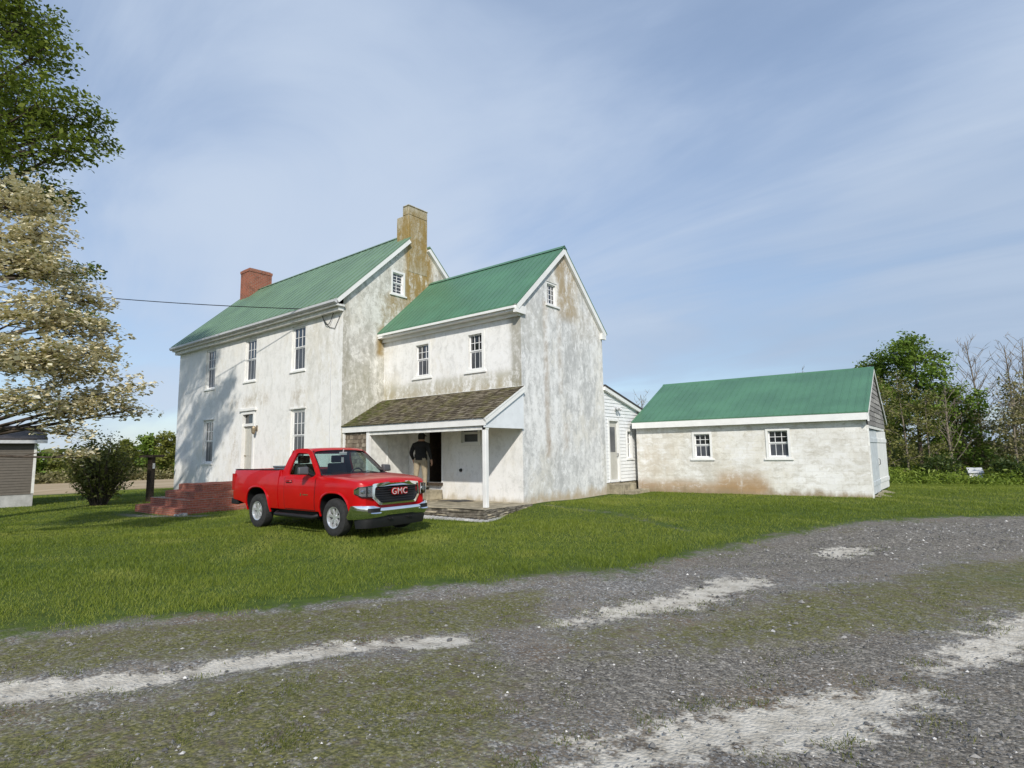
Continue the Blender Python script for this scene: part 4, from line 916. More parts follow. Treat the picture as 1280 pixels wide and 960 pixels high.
# doors
for s_ in (1,-1):
    dr=MB(); xs=np.linspace(-.325,.86,9); zs=[.515,.60,.72,.85,.98,1.10,1.19,1.235]
    def dp(x,z,o): 
        yy=yside(x,z) if z<1.2 else yc(z)+.012
        return (x,s_*(yy+o),z)
    def dxx(i,z): 
        x=xs[i]; 
        if i==8: x=float(np.interp(z,[.515,.72,.95,1.235],[.83,.83,.86,.86]))
        return x
    g=lambda o:[[dp(dxx(i,z),z,o) for z in zs] for i in range(9)]
    A,B=g(.007),g(-.02); 
    vs=[p for r in A for p in r]+[p for r in B for p in r]; m=len(zs); K=9*m; fs=[]
    for i in range(8):
        for j in range(m-1): fs.append((i*m+j,(i+1)*m+j,(i+1)*m+j+1,i*m+j+1))
    per=[i*m for i in range(9)]+[8*m+j for j in range(1,m)]+[i*m+m-1 for i in range(7,-1,-1)]+[j for j in range(m-2,0,-1)]
    for a,b in zip(per,per[1:]+per[:1]): fs.append((a,b,b+K,a+K))
    dr.faces(vs,fs); do=dr.build('door',M['red'],truck,30)
    se=MB(); q=[]
    for i in range(9):
        for j in range(m):
            x_=dxx(i,zs[j])+(-.016 if i==0 else .016 if i==8 else 0); z_=zs[j]+(-.014 if j==0 else 0); q.append(dp(x_,z_,.0035))
    se.faces(q,[(i*m+j,(i+1)*m+j,(i+1)*m+j+1,i*m+j+1) for i in range(8) for j in range(m-1)]); se.build('door_seal',M['black'],do,recalc=False)
    h=MB(); h.tube([(-.24,s_*(yside(-.2,1.12)+.008),1.115),(-.22,s_*(yside(-.2,1.12)+.035),1.12),(-.06,s_*(yside(-.2,1.12)+.035),1.12),(-.04,s_*(yside(-.2,1.12)+.008),1.115)],.017,6); h.build('handle',M['red'],do,40)
    h=MB(); h.box(-.26,s_*1.005 if s_>0 else -1.008,1.09,-.02,s_*1.008 if s_>0 else -1.005,1.145); h.build('handle_recess',M['black'],do)
    mr=MB(); mr.hexa([(.60,s_*1.03,1.27),(.72,s_*1.05,1.28),(.70,s_*1.29,1.29),(.60,s_*1.28,1.28),(.60,s_*1.03,1.46),(.70,s_*1.05,1.45),(.68,s_*1.28,1.44),(.60,s_*1.27,1.45)])
    me=mr.mesh('mirror'); bevel_mesh(me,.035,3); mo=link('mirror',me,M['mirror_grey'],do); me.polygons.foreach_set('use_smooth',[True]*len(me.polygons))
    a=MB(); a.tube([(.72,s_*.92,1.24),(.68,s_*1.06,1.31)],[.035,.03],6); a.build('mirror_arm',M['black'],mo,40)
    b=MB(); b.box(.42,s_*1.006 if s_>0 else -1.011,.83,.62,s_*1.011 if s_>0 else -1.006,.85); b.box(.33,s_*1.006 if s_>0 else -1.012,.815,.37,s_*1.012 if s_>0 else -1.006,.865); b.build('badge',M['chrome'],do)
# front end
XF=2.415
gp=[(-.64,1.09),(-.27,1.125),(-.23,1.10),(.23,1.10),(.27,1.125),(.64,1.09),(.665,.82),(.50,.655),(-.50,.655),(-.665,.82)]
gi=[(-.585,1.03),(-.2,1.04),(.2,1.04),(.585,1.03),(.60,.84),(.46,.695),(-.46,.695),(-.60,.84)]
gf=lambda a,b,d:(XF-.10*(a/.65)**2+d-.06*(b-.9), a, b)
mb=MB(); bm=bmesh.new(); es=[]
gpr=rounded(gp,.04,3); gir=rounded(gi,.05,3)
for pl in (gpr,gir):
    vs=[bm.verts.new(gf(a,b,.045)) for a,b in pl]; es+=[bm.edges.new((vs[i],vs[(i+1)%len(vs)])) for i in range(len(vs))]
bmesh.ops.triangle_fill(bm,use_beauty=True,edges=es); bm.verts.index_update(); mb.faces([v.co[:] for v in bm.verts],[[v.index for v in f.verts] for f in bm.faces]); bm.free()
for pl,dd in ((gpr,-.06),(gir,-.03)):
    for i in range(len(pl)):
        a,b=pl[i],pl[(i+1)%len(pl)]; mb.face([gf(*a,.045),gf(*b,.045),gf(*b,dd),gf(*a,dd)])
gro=mb.build('grille',M['chrome'],truck,30)
mb=MB(); mb.prism(gir,gf,-.02,.002); mb.build('grille_backing',M['black'],gro)
mb=MB()
for z in (.74,.79,.84,.89,.94,.99):
    wd=.56 if z>.82 else .48
    mb.tube([gf(-wd+2*wd*i/10,z,.018) for i in range(11)],.011,6)
mb.build('grille_bars',M['black'],gro,40)
cu=bpy.data.curves.new('emblem','FONT'); cu.body='GMC'; cu.size=.185; cu.align_x='CENTER'; cu.align_y='CENTER'; cu.extrude=.012; cu.offset=-.002; cu.space_character=1.12
to=bpy.data.objects.new('tmp_text',cu); COL.objects.link(to); dg=bpy.context.evaluated_depsgraph_get(); dg.update()
tm=bpy.data.meshes.new_from_object(to.evaluated_get(dg)); bpy.data.objects.remove(to)
tm.transform(Matrix(((0,0,1,XF+.045),(1,0,0,0),(0,1,0,.915),(0,0,0,1)))); tm.materials.clear(); tm.name='emblem'; link('emblem',tm,M['badge'],gro)
cu.extrude=.008; cu.offset=.013
to=bpy.data.objects.new('tmp_text',cu); COL.objects.link(to); dg=bpy.context.evaluated_depsgraph_get(); dg.update()
tm=bpy.data.meshes.new_from_object(to.evaluated_get(dg)); bpy.data.objects.remove(to)
tm.transform(Matrix(((0,0,1,XF+.040),(1,0,0,0),(0,1,0,.915),(0,0,0,1)))); tm.materials.clear(); tm.name='emblem_rim'; link('emblem_rim',tm,M['tail'],gro)
for s_ in (1,-1):
    hp=[(.675,1.085),(.93,1.05),(.945,.92),(.90,.865),(.69,.86)]
    def hf(a,b,d): 
        x=float(np.interp(a,[.6,.70,.80,.88,.92,.95,.97],[2.385,2.37,2.345,2.30,2.245,2.15,2.06])); return (x+d, s_*a*(1.0), b)
    mb=MB(); hr=rounded(hp,.04,3)
    cen=(sum(a for a,b in hr)/len(hr),sum(b for a,b in hr)/len(hr))
    P1=[hf(a,b,.035) for a,b in hr]
    # housing in strips so it wraps the corner
    N=8
    def strip(d):
        g=[]
        for i in range(N+1):
            u=i/N; a=.675+u*.275
            zt=float(np.interp(a,[.675,.93,.95],[1.065,1.04,.99])); zb=float(np.interp(a,[.675,.90,.95],[.815,.83,.89])); g.append((hf(a,zb,d),hf(a,zt,d)))
        return g
    for d,mt,nmx in ((.02,M['chrome'],'headlight'),(.05,M['lens'],'lens')):
        g=strip(d); mb=MB()
        for i in range(N): mb.face([g[i][0],g[i+1][0],g[i+1][1],g[i][1]])
        if nmx=='headlight':
            gb=strip(-.08)
            for k in (0,1):
                for i in range(N): mb.face([g[i][k],g[i+1][k],gb[i+1][k],gb[i][k]])
            for i in (0,N): mb.face([g[i][0],g[i][1],gb[i][1],gb[i][0]])
            hl=mb.build('headlight',mt,truck)
        else: mb.build('lens',mt,hl,60,recalc=False)
    mb=MB(); x0=hf(.76,.96,.03)[0]
    for yy,r in ((.745,.055),(.855,.048)):
        mb=MB(); c=Vector(hf(yy,.94,.034)); mb.tube([c-Vector((.05,0,0)),c+Vector((.006,0,0))],[r,r*.8],12); mb.build('projector',M['steel'],hl,40)
    mb=MB(); g=strip(.028)
    mb.tube([Vector(p[0])+Vector((0,0,.012)) for p in g],.014,6); mb.tube([Vector(p[1])+Vector((0,0,-.01)) for p in g],.010,6); mb.tube([hf(.80,.84,.04),hf(.80,1.04,.04)],.012,6); mb.build('lamp_trim',M['black'],hl,40)
# bumper: cross-section swept round the front
def bpx(s): # s -1..1 -> plan point
    y=s*.985; return (2.50-.06*s*s-.32*max(0,(abs(s)-.72)/.28)**2.2, y)
mb=MB(); prof=[(-.03,.655),(.015,.66),(.035,.61),(.03,.52),(.015,.45),(-.03,.40),(-.10,.38),(-.16,.42)]
def topz(s): return (.0 if abs(s)>.72 else -.055*min(1,(.72-abs(s))/.18))
NB=40; ring=[]
for i in range(NB+1):
    s_=-1+2*i/NB; x,y=bpx(s_); dx=topz(s_)
    ring.append([(x+a,y*(1+.01*a),b+(dx if b>.60 else 0)+(.05*max(0,1-abs(s_)/.6) if b<.42 else 0)) for a,b in prof])
m=len(prof); vs=[p for r in ring for p in r]; fs=[(i*m+j,(i+1)*m+j,(i+1)*m+(j+1)%m,i*m+(j+1)%m) for i in range(NB) for j in range(m)]+[tuple(range(m)),tuple(NB*m+j for j in range(m-1,-1,-1))]
mb.faces(vs,fs); bu=mb.build('front_bumper',M['chrome'],truck,40)
for sg in (1,-1):
    mb=MB(); pts=[]
    def bp(s,z,o): x,y=bpx(s*sg); return (x+o,y,z)
    N=6; g=[(bp(.58+.26*i/N,.525,.040),bp(.56+.28*i/N,.61,.042)) for i in range(N+1)]
    for i in range(N): mb.face([g[i][0],g[i+1][0],g[i+1][1],g[i][1]])
    mb.build('fog_recess',M['black'],bu,recalc=False)
    mb=MB(); mb.tube([bp(.555,.515,.05),bp(.60,.505,.055),bp(.70,.502,.055),bp(.80,.51,.055)],[.012,.025,.03,.018],6); mb.build('fog_trim',M['chrome'],bu,40)
mb=MB(); N=24; prof=[(-.04,.44),(-.03,.34),(-.07,.205),(-.14,.195),(-.2,.42)]
ring=[]
for i in range(N+1):
    s_=-.93+1.86*i/N; x,y=bpx(s_); ring.append([(x+a,y*.97,b) for a,b in prof])
m=len(prof); mb.faces([p for r in ring for p in r],[(i*m+j,(i+1)*m+j,(i+1)*m+(j+1)%m,i*m+(j+1)%m) for i in range(N) for j in range(m)]+[tuple(range(m)),tuple(N*m+j for j in range(m-1,-1,-1))]); mb.build('air_dam',M['black'],truck,40)
for s_ in (1,-1):
    mb=MB(); mb.tube([(2.42,s_*.30,.40),(2.50,s_*.30,.36),(2.50,s_*.22,.36),(2.42,s_*.22,.40)],.018,6); mb.build('tow_hook',M['black'],bu,40)
# rear bumper, tail lamps, running boards, underbody, wheels
mb=MB(); mb.box(-2.86,-.93,.50,-2.70,.93,.66); mb.box(-2.70,-.95,.50,-2.5,-.86,.62); mb.box(-2.70,.86,.50,-2.5,.95,.62); me=mb.mesh('rear_bumper'); bevel_mesh(me,.03,2); link('rear_bumper',me,M['black'],truck)
for s_ in (1,-1):
    mb=MB(); mb.box(-2.735,min(s_*.80,s_*.992),.86,-2.60,max(s_*.80,s_*.992),1.27); me=mb.mesh('tail_light'); bevel_mesh(me,.015,2); link('tail_light',me,M['tail'],truck)
    mb=MB(); mb.tube([(-.72,s_*.90,.40),(-.66,s_*1.0,.37),(.82,s_*1.0,.37),(.90,s_*.92,.40)],.045,8); mb.build('running_board',M['black'],truck,50)
mb=MB(); mb.box(-2.6,-.62,.34,2.2,.62,.47); mb.box(-1.65,-.7,.33,-1.37,.7,.46); mb.box(-1.0,-.75,.32,.6,.75,.46); mb.build('underbody',M['black'],truck)
def wheel(cx, s_):
    w=empty('wheel',(cx,s_*.86,WR)); w.parent=truck
    if s_<0: pass
    mb=MB(); pf=[(.225,-.115),(.30,-.128),(.355,-.12),(.385,-.10),(.395,-.06),(.397,0),(.395,.06),(.385,.10),(.355,.12),(.30,.128),(.225,.115)]
    mb.lathe_y(pf,(0,0,0),48); mb.build('tyre',M['rubber'],w,35)
    o=s_  # outside direction
    mb=MB(); mb.lathe_y([(.228,-.11*o),(.228,.10*o),(.222,.118*o),(.205,.112*o),(.195,.06*o),(.19,.03*o)],(0,0,0),40)
    mb.lathe_y([(.0,.085*o),(.05,.085*o),(.066,.075*o),(.07,.03*o)],(0,0,0),24)
    for k in range(7):
        a=2*math.pi*k/7+.2; c,s2=math.cos(a),math.sin(a)
        rr=lambda r,t,d:(r*c-t*s2, d*o, r*s2+t*c)
        mb.hexa([rr(.045,-.024,.05),rr(.21,-.034,.055),rr(.21,.034,.055),rr(.045,.024,.05),rr(.045,-.018,.085),rr(.21,-.026,.098),rr(.21,.026,.098),rr(.045,.018,.085)])
    mb.build('rim',M['alloy'],w,25)
    mb=MB(); mb.lathe_y([(.0,.012*o),(.20,.012*o),(.2,.0)],(0,0,0),28); mb.build('shade_disc',M['black'],w)  # black disc behind the spokes, painted-in shade for the rim openings
for cx in (AX,-AX):
    for s_ in (1,-1): wheel(cx,s_)
for cx in (AX,-AX):
    for s_ in (1,-1):
        mb=MB(); poly=arch_pts(cx,.515,.015)
        for i in range(len(poly)-1):
            a,b=poly[i],poly[i+1]; mb.face([(a[0],s_*.55,a[1]+.002),(b[0],s_*.55,b[1]+.002),(b[0],s_*.93,b[1]+.0015),(a[0],s_*.93,a[1]+.0015)])
        mb.face([(p[0],s_*.605,p[1]) for p in poly]); mb.build('wheel_well',M['black'],truck,recalc=False)
# toolbox in the bed
mbx=Matrix.Translation((-1.44,-5.70,tz))@Matrix.Rotation(.0233,4,'Z')
tb=empty('tool_box',mbx@Vector((-.95,-.35,.912)),.0233,'silver metal tool box lying in the red truck bed','tool box')
mb=MB(); mb.box(-.24,-.42,0,.24,.42,.50); me=mb.mesh('box'); bevel_mesh(me,.015,2); link('box',me,M['steel'],tb)
mb=MB(); mb.box(-.255,-.435,.502,.255,.435,.55); me=mb.mesh('lid'); bevel_mesh(me,.012,2); link('lid',me,M['steel'],tb)
mb=MB(); mb.tube([(0,-.12,.55),(0,-.12,.585),(0,.12,.585),(0,.12,.55)],.012,6); mb.build('handle',M['black'],tb,40)

# ------------------------------------------------------------------ person (seen from behind in the porch doorway)
def skin_mesh(name, verts, edges, radii, sub=2):
    me=bpy.data.meshes.new(name); me.from_pydata(verts,edges,[]); o=bpy.data.objects.new('tmp_skin',me); COL.objects.link(o)
    m=o.modifiers.new('s','SKIN'); m.use_smooth_shade=True
    me.skin_vertices[0].data[0].use_root=True
    for i,r in enumerate(radii): me.skin_vertices[0].data[i].radius=(r if isinstance(r,tuple) else (r,r))
    s=o.modifiers.new('d','SUBSURF'); s.levels=sub; s.render_levels=sub
    dg=bpy.context.evaluated_depsgraph_get(); dg.update(); out=bpy.data.meshes.new_from_object(o.evaluated_get(dg)); bpy.data.objects.remove(o); out.name=name
    out.polygons.foreach_set('use_smooth',[True]*len(out.polygons)); return out
PV=[];PE=[];PR=[]
def pv(p,r,par=None):
    PV.append(p); PR.append(r); 
    if par is not None: PE.append((par,len(PV)-1))
    return len(PV)-1
pel=pv((0,0,.96),(.155,.115)); wa=pv((0,.0,1.10),(.15,.11),pel); chs=pv((0,.02,1.30),(.175,.125),wa); shd=pv((0,.02,1.45),(.13,.10),chs); nk=pv((0,.035,1.54),.058,shd); hd0=pv((0,.05,1.62),.078,nk); hd=pv((0,.055,1.70),(.086,.1),hd0); ht=pv((0,.05,1.78),.07,hd)
pv((0,.15,1.655),.018,hd0)
FING=[]
for s_ in (1,-1):
    hp=pv((s_*.095,0,.90),.105,pel); kn=pv((s_*.11,.03*s_,.50),.068,hp); an=pv((s_*.12,-.02+.03*s_,.10),.05,kn); ft=pv((s_*.13,.08+.03*s_,.045),.042,an); pv((s_*.14,.17+.03*s_,.04),.035,ft)
    sh_=pv((s_*.185,.02,1.43),.078,shd); el=pv((s_*.27,-.02,1.16),.055,sh_); wr=pv((s_*.255,.10,.93),.034,el); pa=pv((s_*.25,.125,.86),(.038,.02),wr)
    for k,(oy,ln) in enumerate(((.03,.07),(.012,.085),(-.008,.08),(-.026,.062))):
        f1=pv((s_*.25,.125+oy+.012,.815),.0095,pa); f2=pv((s_*.243,.135+oy,.815-ln*.5),.0085,f1); pv((s_*.232,.138+oy,.815-ln*.95),.0075,f2)
    t1=pv((s_*.235,.165,.875),.011,pa); pv((s_*.225,.185,.84),.009,t1)
pm=skin_mesh('person',PV,PE,PR,2)
M['jacket']=simple('black_jacket',(.010,.010,.011),.85,var=.3,nscale=12,bump=.3)
M['trousers']=simple('khaki_trousers',(.33,.275,.19),.9,var=.15,nscale=10,bump=.3)
M['skin']=simple('skin',(.42,.25,.17),.55,var=.05); M['shoe']=simple('dark_shoe',(.02,.018,.016),.6,var=.2); M['cap']=simple('dark_cap',(.018,.018,.02),.9,var=.2)
pe=empty('person',(-3.93,-.55,.40),.30,'person in black jacket and khaki trousers standing at the open side door','person')
pe.scale=(1.34,1.22,1.05)
for m_ in ('skin','jacket','trousers','shoe'): pm.materials.append(M[m_])
for p in pm.polygons:
    c=p.center; z=c.z; arm=abs(c.x)>.20
    p.material_index = 0 if (z>1.54 or (arm and z<.955)) else 1 if (z>1.0 or (arm and z>=.955)) else 3 if z<.09 else 2
link('body',pm,None,pe)
mb=MB(); mb.grid(10,14,lambda u,v:(.089*math.cos(v*2*math.pi)*math.cos(u*1.45),.055+.105*math.sin(v*2*math.pi)*math.cos(u*1.45),1.715+.115*math.sin(u*1.45))); mb.hexa([(-.07,.13,1.715),(.07,.13,1.715),(.06,.235,1.70),(-.06,.235,1.70),(-.07,.13,1.73),(.07,.13,1.73),(.06,.235,1.712),(-.06,.235,1.712)]); mb.build('cap',M['cap'],pe,40)
mb=MB(); mb.grid(8,12,lambda u,v:(.092*math.cos(math.pi*(1+v)),.05+.095*math.sin(math.pi*(1+v)),1.60+.13*u)); mb.build('hair',M['cap'],pe,40,recalc=False)
mb=MB(); mb.grid(6,12,lambda u,v:(.172*math.cos(v*2*math.pi)*(1+.06*u),.01+.128*math.sin(v*2*math.pi)*(1+.05*u),1.12-.18*u)); mb.build('jacket_hem',M['jacket'],pe,40)

# ------------------------------------------------------------------ plants
def leaves(name, centers, size, mat, parent, up=.5, aspect=.55, var=None, jitter=.35):
    n=len(centers); nrm=rng.normal(size=(n,3)); nrm[:,2]=np.abs(nrm[:,2])+up; nrm/=np.linalg.norm(nrm,axis=1)[:,None]
    a=rng.normal(size=(n,3)); a-=nrm*(a*nrm).sum(1)[:,None]; a/=np.linalg.norm(a,axis=1)[:,None]; b=np.cross(nrm,a)
    s=size*(1+jitter*rng.normal(size=(n,1))).clip(.4,1.9)
    c=np.asarray(centers); v=np.stack([c-a*s, c-b*s*aspect+nrm*s*.12, c+a*s, c+b*s*aspect+nrm*s*.12],1).reshape(-1,3)
    if var is None: var=rng.random(n)
    return np_mesh(name,v,4,mat,parent,np.repeat(var,4))
def curve(a,b,bend=.12,n=6,droop=0.):
    a=Vector(a);b=Vector(b);L=(b-a).length; o=Vector((random.uniform(-1,1),random.uniform(-1,1),random.uniform(-.4,1)))*L*bend
    return [a.lerp(b,i/n)+o*math.sin(math.pi*i/n)+Vector((0,0,-droop*L*(i/n)**2+droop*L*(i/n))) for i in range(n+1)]
def tree(root, base, top, r0, clumps, leaf, nleaf, lsize, bark, sub=10, twig=.008, up=.5, flat=1., extra=None, tip_r=None, aspect=.55, spread=.3, split=.25):
    """clumps: (x,y,z,r) in the root's own frame"""
    base=Vector(base); top=Vector(top); tr=MB(); tp=curve(base,top,.04,9)
    tr.tube(tp,[max(.03,r0*(1.25 if i==0 else 1)*(1-.80*i/9)) for i in range(10)],9)
    pts=[];var=[]
    Z=[c[2] for c in clumps]; zlo,zhi=min(Z),max(Z)
    cen=np.mean([c[:3] for c in clumps],0)
    for (x,y,z,r) in clumps:
        c=Vector((x,y,z)); f=min(.97,max(split,(z-base.z-.35*(c-Vector((top.x,top.y,z))).length)/(top.z-base.z)))
        p0=tp[int(round(f*9))]; rr=max(.02,r0*.42*(1-.62*f))
        cv=curve(p0,c,.10,7); tr.tube(cv,[max(.012,rr*(1-.8*i/7)) for i in range(8)],6)
        k=max(3,int(sub*r*r*1.0)+2)
        for _ in range(k):
            d=Vector(rng.normal(size=3)); d.normalize(); d*=r*random.uniform(.35,1.0)**.6; d.z*=flat; e=c+d
            st=cv[random.choice((4,5,6,7))]; tr.tube(curve(st,e,.12,3),[twig*1.6,twig*1.3,twig,twig*.6],4,cap=False)
            m=max(3,int(nleaf*random.uniform(.6,1.3))); q=rng.normal(size=(m,3)); q/=np.linalg.norm(q,axis=1)[:,None]; q*=(rng.random((m,1))**.5)*spread*1.75*np.array([1,1,.6*flat+.2])*(.7+.3*r)
            # leaves also along the twig
            lerp=rng.random((m,1))**.6; q=np.array(st)*(1-lerp)*.5+np.array(e)*(1-(1-lerp)*.5)+q
            pts.append(q); var.append(np.clip(random.gauss(.5,.18)+rng.normal(size=m)*.16,0,1))
    tr.build('trunk',bark,root,60,recalc=False)
    P_=np.concatenate(pts); V_=np.concatenate(var)
    if leaf is not None: leaves('crown',P_,lsize,leaf,root,up,aspect,V_)
    if extra is not None:
        em,en,es,off=extra; i=rng.integers(0,len(P_),en); leaves('blossom',P_[i]+rng.normal(size=(en,3))*.05+np.array([0,0,off]),es,em,root,1.6,.85)
def rel(cl,o): return [(x-o[0],y-o[1],z-o[2],r) for x,y,z,r in cl]
CAM=np.array((10.746,-13.889,1.6))
def push(cl,k): return [tuple(CAM+(np.array(c[:3])-CAM)*k)+(c[3]*k,) for c in cl]
# tall tree at the left
TT=[(-6.75,-11.25,12.0,1.6),(-7.04,-10.84,12.61,1.2),(-6.14,-11.4,10.38,1.3),(-6.19,-10.8,11.56,.8),(-5.73,-11.07,9.58,1.2),(-5.72,-10.42,10.0,1.0),(-5.42,-9.92,9.75,.75),(-5.55,-9.75,9.4,.55),(-5.25,-10.3,8.85,.9),(-5.58,-10.95,8.6,1.2),(-5.81,-10.5,7.97,.6),(-5.8,-10.1,7.8,.45),(-6.71,-11.21,9.09,1.3),(-7.12,-10.91,7.92,1.0),(-7.26,-9.74,6.41,.8),(-6.97,-9.5,5.45,.6),(-7.68,-10.07,6.64,1.),(-6.43,-9.45,5.06,.5)]
TT=[(a,b,c,r*.86) for a,b,c,r in push(TT,1.2)]
tx,ty=-14.0,-12.6; o=(tx,ty,H(tx,ty)-.1)
big=[(-13,-12.8,13.5,2.4),(-15.5,-12,12.5,2.4),(-14,-14.2,11,2.4),(-12,-12.2,16,2.2),(-15,-13,15.6,2.2),(-11.5,-13.2,9.5,1.6),(-16.5,-13.5,9.5,2.),(-13.5,-11,10.5,1.8),(-12.2,-10.8,13.0,1.6),(-12.6,-12.6,7.6,1.4),(-10.2,-11.4,15.3,1.5)]
rt=empty('shade_tree',o,0,'tall green leafy tree reaching in from the upper left corner','tree')
tree(rt,(0,0,0),(1.2,.3,15.2-o[2]),.42,rel(TT+big,o),M['leaf_tall'],62,.062,M['bark'],12,.010,.6,.55,spread=.27)
# dogwood
DW=[(-1.88,-11.83,6.05,.8),(-1.57,-11.58,5.33,.7),(-1.54,-11.82,4.84,.8),(-1.59,-11.22,4.86,.6),(-1.53,-10.91,4.4,.6),(-1.1,-11.59,3.99,.75),(-1.34,-10.76,3.89,.6),(-1.28,-10.45,3.49,.42),(-1.0,-11.26,3.36,.8),(-1.05,-10.78,3.01,.6),(-.84,-10.36,2.75,.5),(-.85,-10.12,2.45,.34),(-.99,-11.76,3.17,.8),(-.91,-11.44,2.55,.6),(-.86,-11.01,2.38,.36),(-.92,-10.68,2.50,.42),(-.97,-11.74,2.45,.28),(-.95,-10.96,1.98,.26),(-.80,-10.85,1.62,.2)]
DW=push(DW,1.37)
dx,dy=-7.6,-12.0; o=(dx,dy,H(dx,dy)-.1)
rt=empty('dogwood_tree',o,0,'spreading dogwood covered in cream blossom below the tall green tree','tree')
more=[(-7.6,-12.2,6.6,1.4),(-8.8,-12.8,5.4,1.4),(-7.2,-13.4,5,1.3),(-9.2,-11.6,4.6,1.3)]
tree(rt,(0,0,0),(.5,.2,6.6),.19,rel(DW+more,o),M['leaf_dog'],22,.040,M['bark'],17,.008,1.2,.42,(M['petal'],33000,.044,.05),spread=.32,split=.3)
# shrub near the steps
sx,sy=-19.9,-5.1; o=(sx,sy,H(sx,sy)-.05)
rt=empty('shrub',o,0,'large vase shaped shrub on the lawn left of the wooden post','shrub')
mb=MB(); pts=[];var=[]
for i in range(70):
    a=random.uniform(0,2*math.pi); r=random.uniform(.25,1.65); h=3.05*math.sqrt(max(.1,1-(r/2.1)**2))*random.uniform(.78,1.04)
    b=(math.cos(a)*.3*random.random(),math.sin(a)*.3*random.random(),0); e=Vector((math.cos(a)*r,math.sin(a)*r,h)); cv=curve(b,e,.05,6); mb.tube(cv,[.028,.025,.022,.018,.014,.010,.006],5,cap=False)
    for s in np.linspace(.32,1.,9):
        p=cv[0].lerp(cv[-1],s)+Vector(rng.normal(size=3))*.05; m=10; pts.append(np.array(p)+rng.normal(size=(m,3))*.15); var.append(np.clip(random.gauss(.45,.2)+rng.normal(size=m)*.15,0,1))
mb.build('stems',M['bark'],rt,60,recalc=False); leaves('foliage',np.concatenate(pts),.068,M['leaf_bush'],rt,.4,.5,np.concatenate(var))

# trees along the right: (x, y, height, kind, label)
def blobcrown(h, rad, z0, n, rmin, rmax, seed):
    rs=random.Random(seed); out=[]
    for i in range(n):
        z=z0+(h-z0)*((i+.5)/n); f=(z-z0)/(h-z0); R_=rad*(math.sin(math.pi*min(.97,.18+f*.80)))**.8
        a=i*2.4+rs.uniform(-.5,.5); r=R_*rs.uniform(.25,.85); out.append((math.cos(a)*r,math.sin(a)*r,z,rs.uniform(rmin,rmax)))
    return out
GR='trees at the edge of the lawn on the right'
RT=[
 ('broadleaf_tree',7.9,30.2,9.1,2.6,3.2,20,.7,1.15,'leaf_maple','bark',30,.15,'tallest bright green tree rising behind the garage gable'),
 ('broadleaf_tree',5.9,31.0,8.2,1.9,3.2,14,.7,1.1,'leaf_maple','bark',28,.15,'bright green tree half hidden behind the garage roof'),
 ('broadleaf_tree',9.9,30.6,5.9,2.1,1.6,16,.6,1.0,'leaf_maple','bark',28,.14,'shorter round green tree right of the tallest tree'),
 ('sapling_tree',6.3,25.6,5.9,1.2,1.0,13,.5,.9,'leaf_olive','bark_pale',22,.10,'slender olive sapling closest to the garage end'),
 ('sapling_tree',7.5,26.4,6.3,1.2,1.3,13,.5,.85,'leaf_olive','bark_pale',20,.10,'slender olive sapling in front of the tallest tree'),
 ('sapling_tree',8.6,27.0,5.3,1.2,.9,12,.5,.85,'leaf_olive','bark_pale',22,.10,'olive sapling with pale stem left of the tiny white shed'),
 ('sapling_tree',10.6,31.5,4.6,1.5,.7,12,.6,.9,'leaf_tan','bark_pale',20,.11,'low bronze leaved tree behind the tiny white shed'),
 ('sapling_tree',12.35,28.4,6.0,1.3,1.6,12,.5,.9,'leaf_tan','bark_pale',16,.11,'tan leaved tree with pale trunk right of the tiny white shed'),
 ('sapling_tree',13.6,29.4,6.6,1.6,1.2,13,.6,.9,'leaf_tan','bark_pale',16,.11,'tan leaved tree at the right edge of the picture'),
 ('sapling_tree',12.9,33.5,5.2,2.0,.6,14,.7,1.,'leaf_olive','bark',22,.12,'olive thicket tree behind the tan leaved trees'),
 ('sapling_tree',9.4,34.5,6.2,2.2,.6,16,.7,1.1,'leaf_olive','bark',24,.13,'olive tree deep behind the round green tree'),
]
for i,(nm,x,y,h,rad,z0,n,r0,r1,lf,bk,nl,ls,lab) in enumerate(RT):
    z=H(x,y)-.1; rt=empty(nm,(x,y,z),0,lab,'tree',GR)
    tree(rt,(0,0,0),(random.uniform(-.3,.3),random.uniform(-.3,.3),h*.93),(.035+h*.006 if nm=='sapling_tree' else .05+h*.010),blobcrown(h,rad,z0,n,r0,r1,i+3),M[lf],int(nl*1.45),ls*.66,M[bk],11,.010,.5,.75,spread=.30)
def bare(name,x,y,h,lab,seed,n=26,wide=.32,grp=GR):
    rs=random.Random(seed); z=H(x,y)-.1; rt=empty(name,(x,y,z),0,lab,'tree',grp); mb=MB()
    top=Vector((rs.uniform(-.2,.2),rs.uniform(-.2,.2),h)); tp=curve((0,0,0),top,.03,10); mb.tube(tp,[.10*(1-.9*i/10)+.008 for i in range(11)],7)
    mb.build('trunk',M['bark_pale'],rt,60,recalc=False); mb=MB()
    for k in range(n):
        f=.28+.7*k/n; p=tp[int(f*10)]; a=k*2.4; L=h*wide*(1-.65*f); e=p+Vector((math.cos(a)*L*.65,math.sin(a)*L*.65,L*.95)); cv=curve(p,e,.10,4); mb.tube(cv,[.032*(1-f*.6),.026*(1-f*.6),.02*(1-f*.6),.013,.007],4,cap=False)
        for j in range(5):
            q=cv[rs.choice((1,2,3,4))]; d=Vector((rs.uniform(-1,1),rs.uniform(-1,1),rs.uniform(.3,1.4))).normalized()*L*rs.uniform(.25,.55); mb.tube(curve(q,q+d,.1,3),[.014,.011,.008,.005],3,cap=False)
    mb.build('branches',M['bark_pale'],rt,60,recalc=False)
bare('bare_tree',10.75,32.6,9.0,'tall leafless tree standing against the sky right of the green trees',1,34)
bare('bare_tree',12.3,32.4,8.5,'leafless tree near the right edge behind the tan leaved tree',2,30)
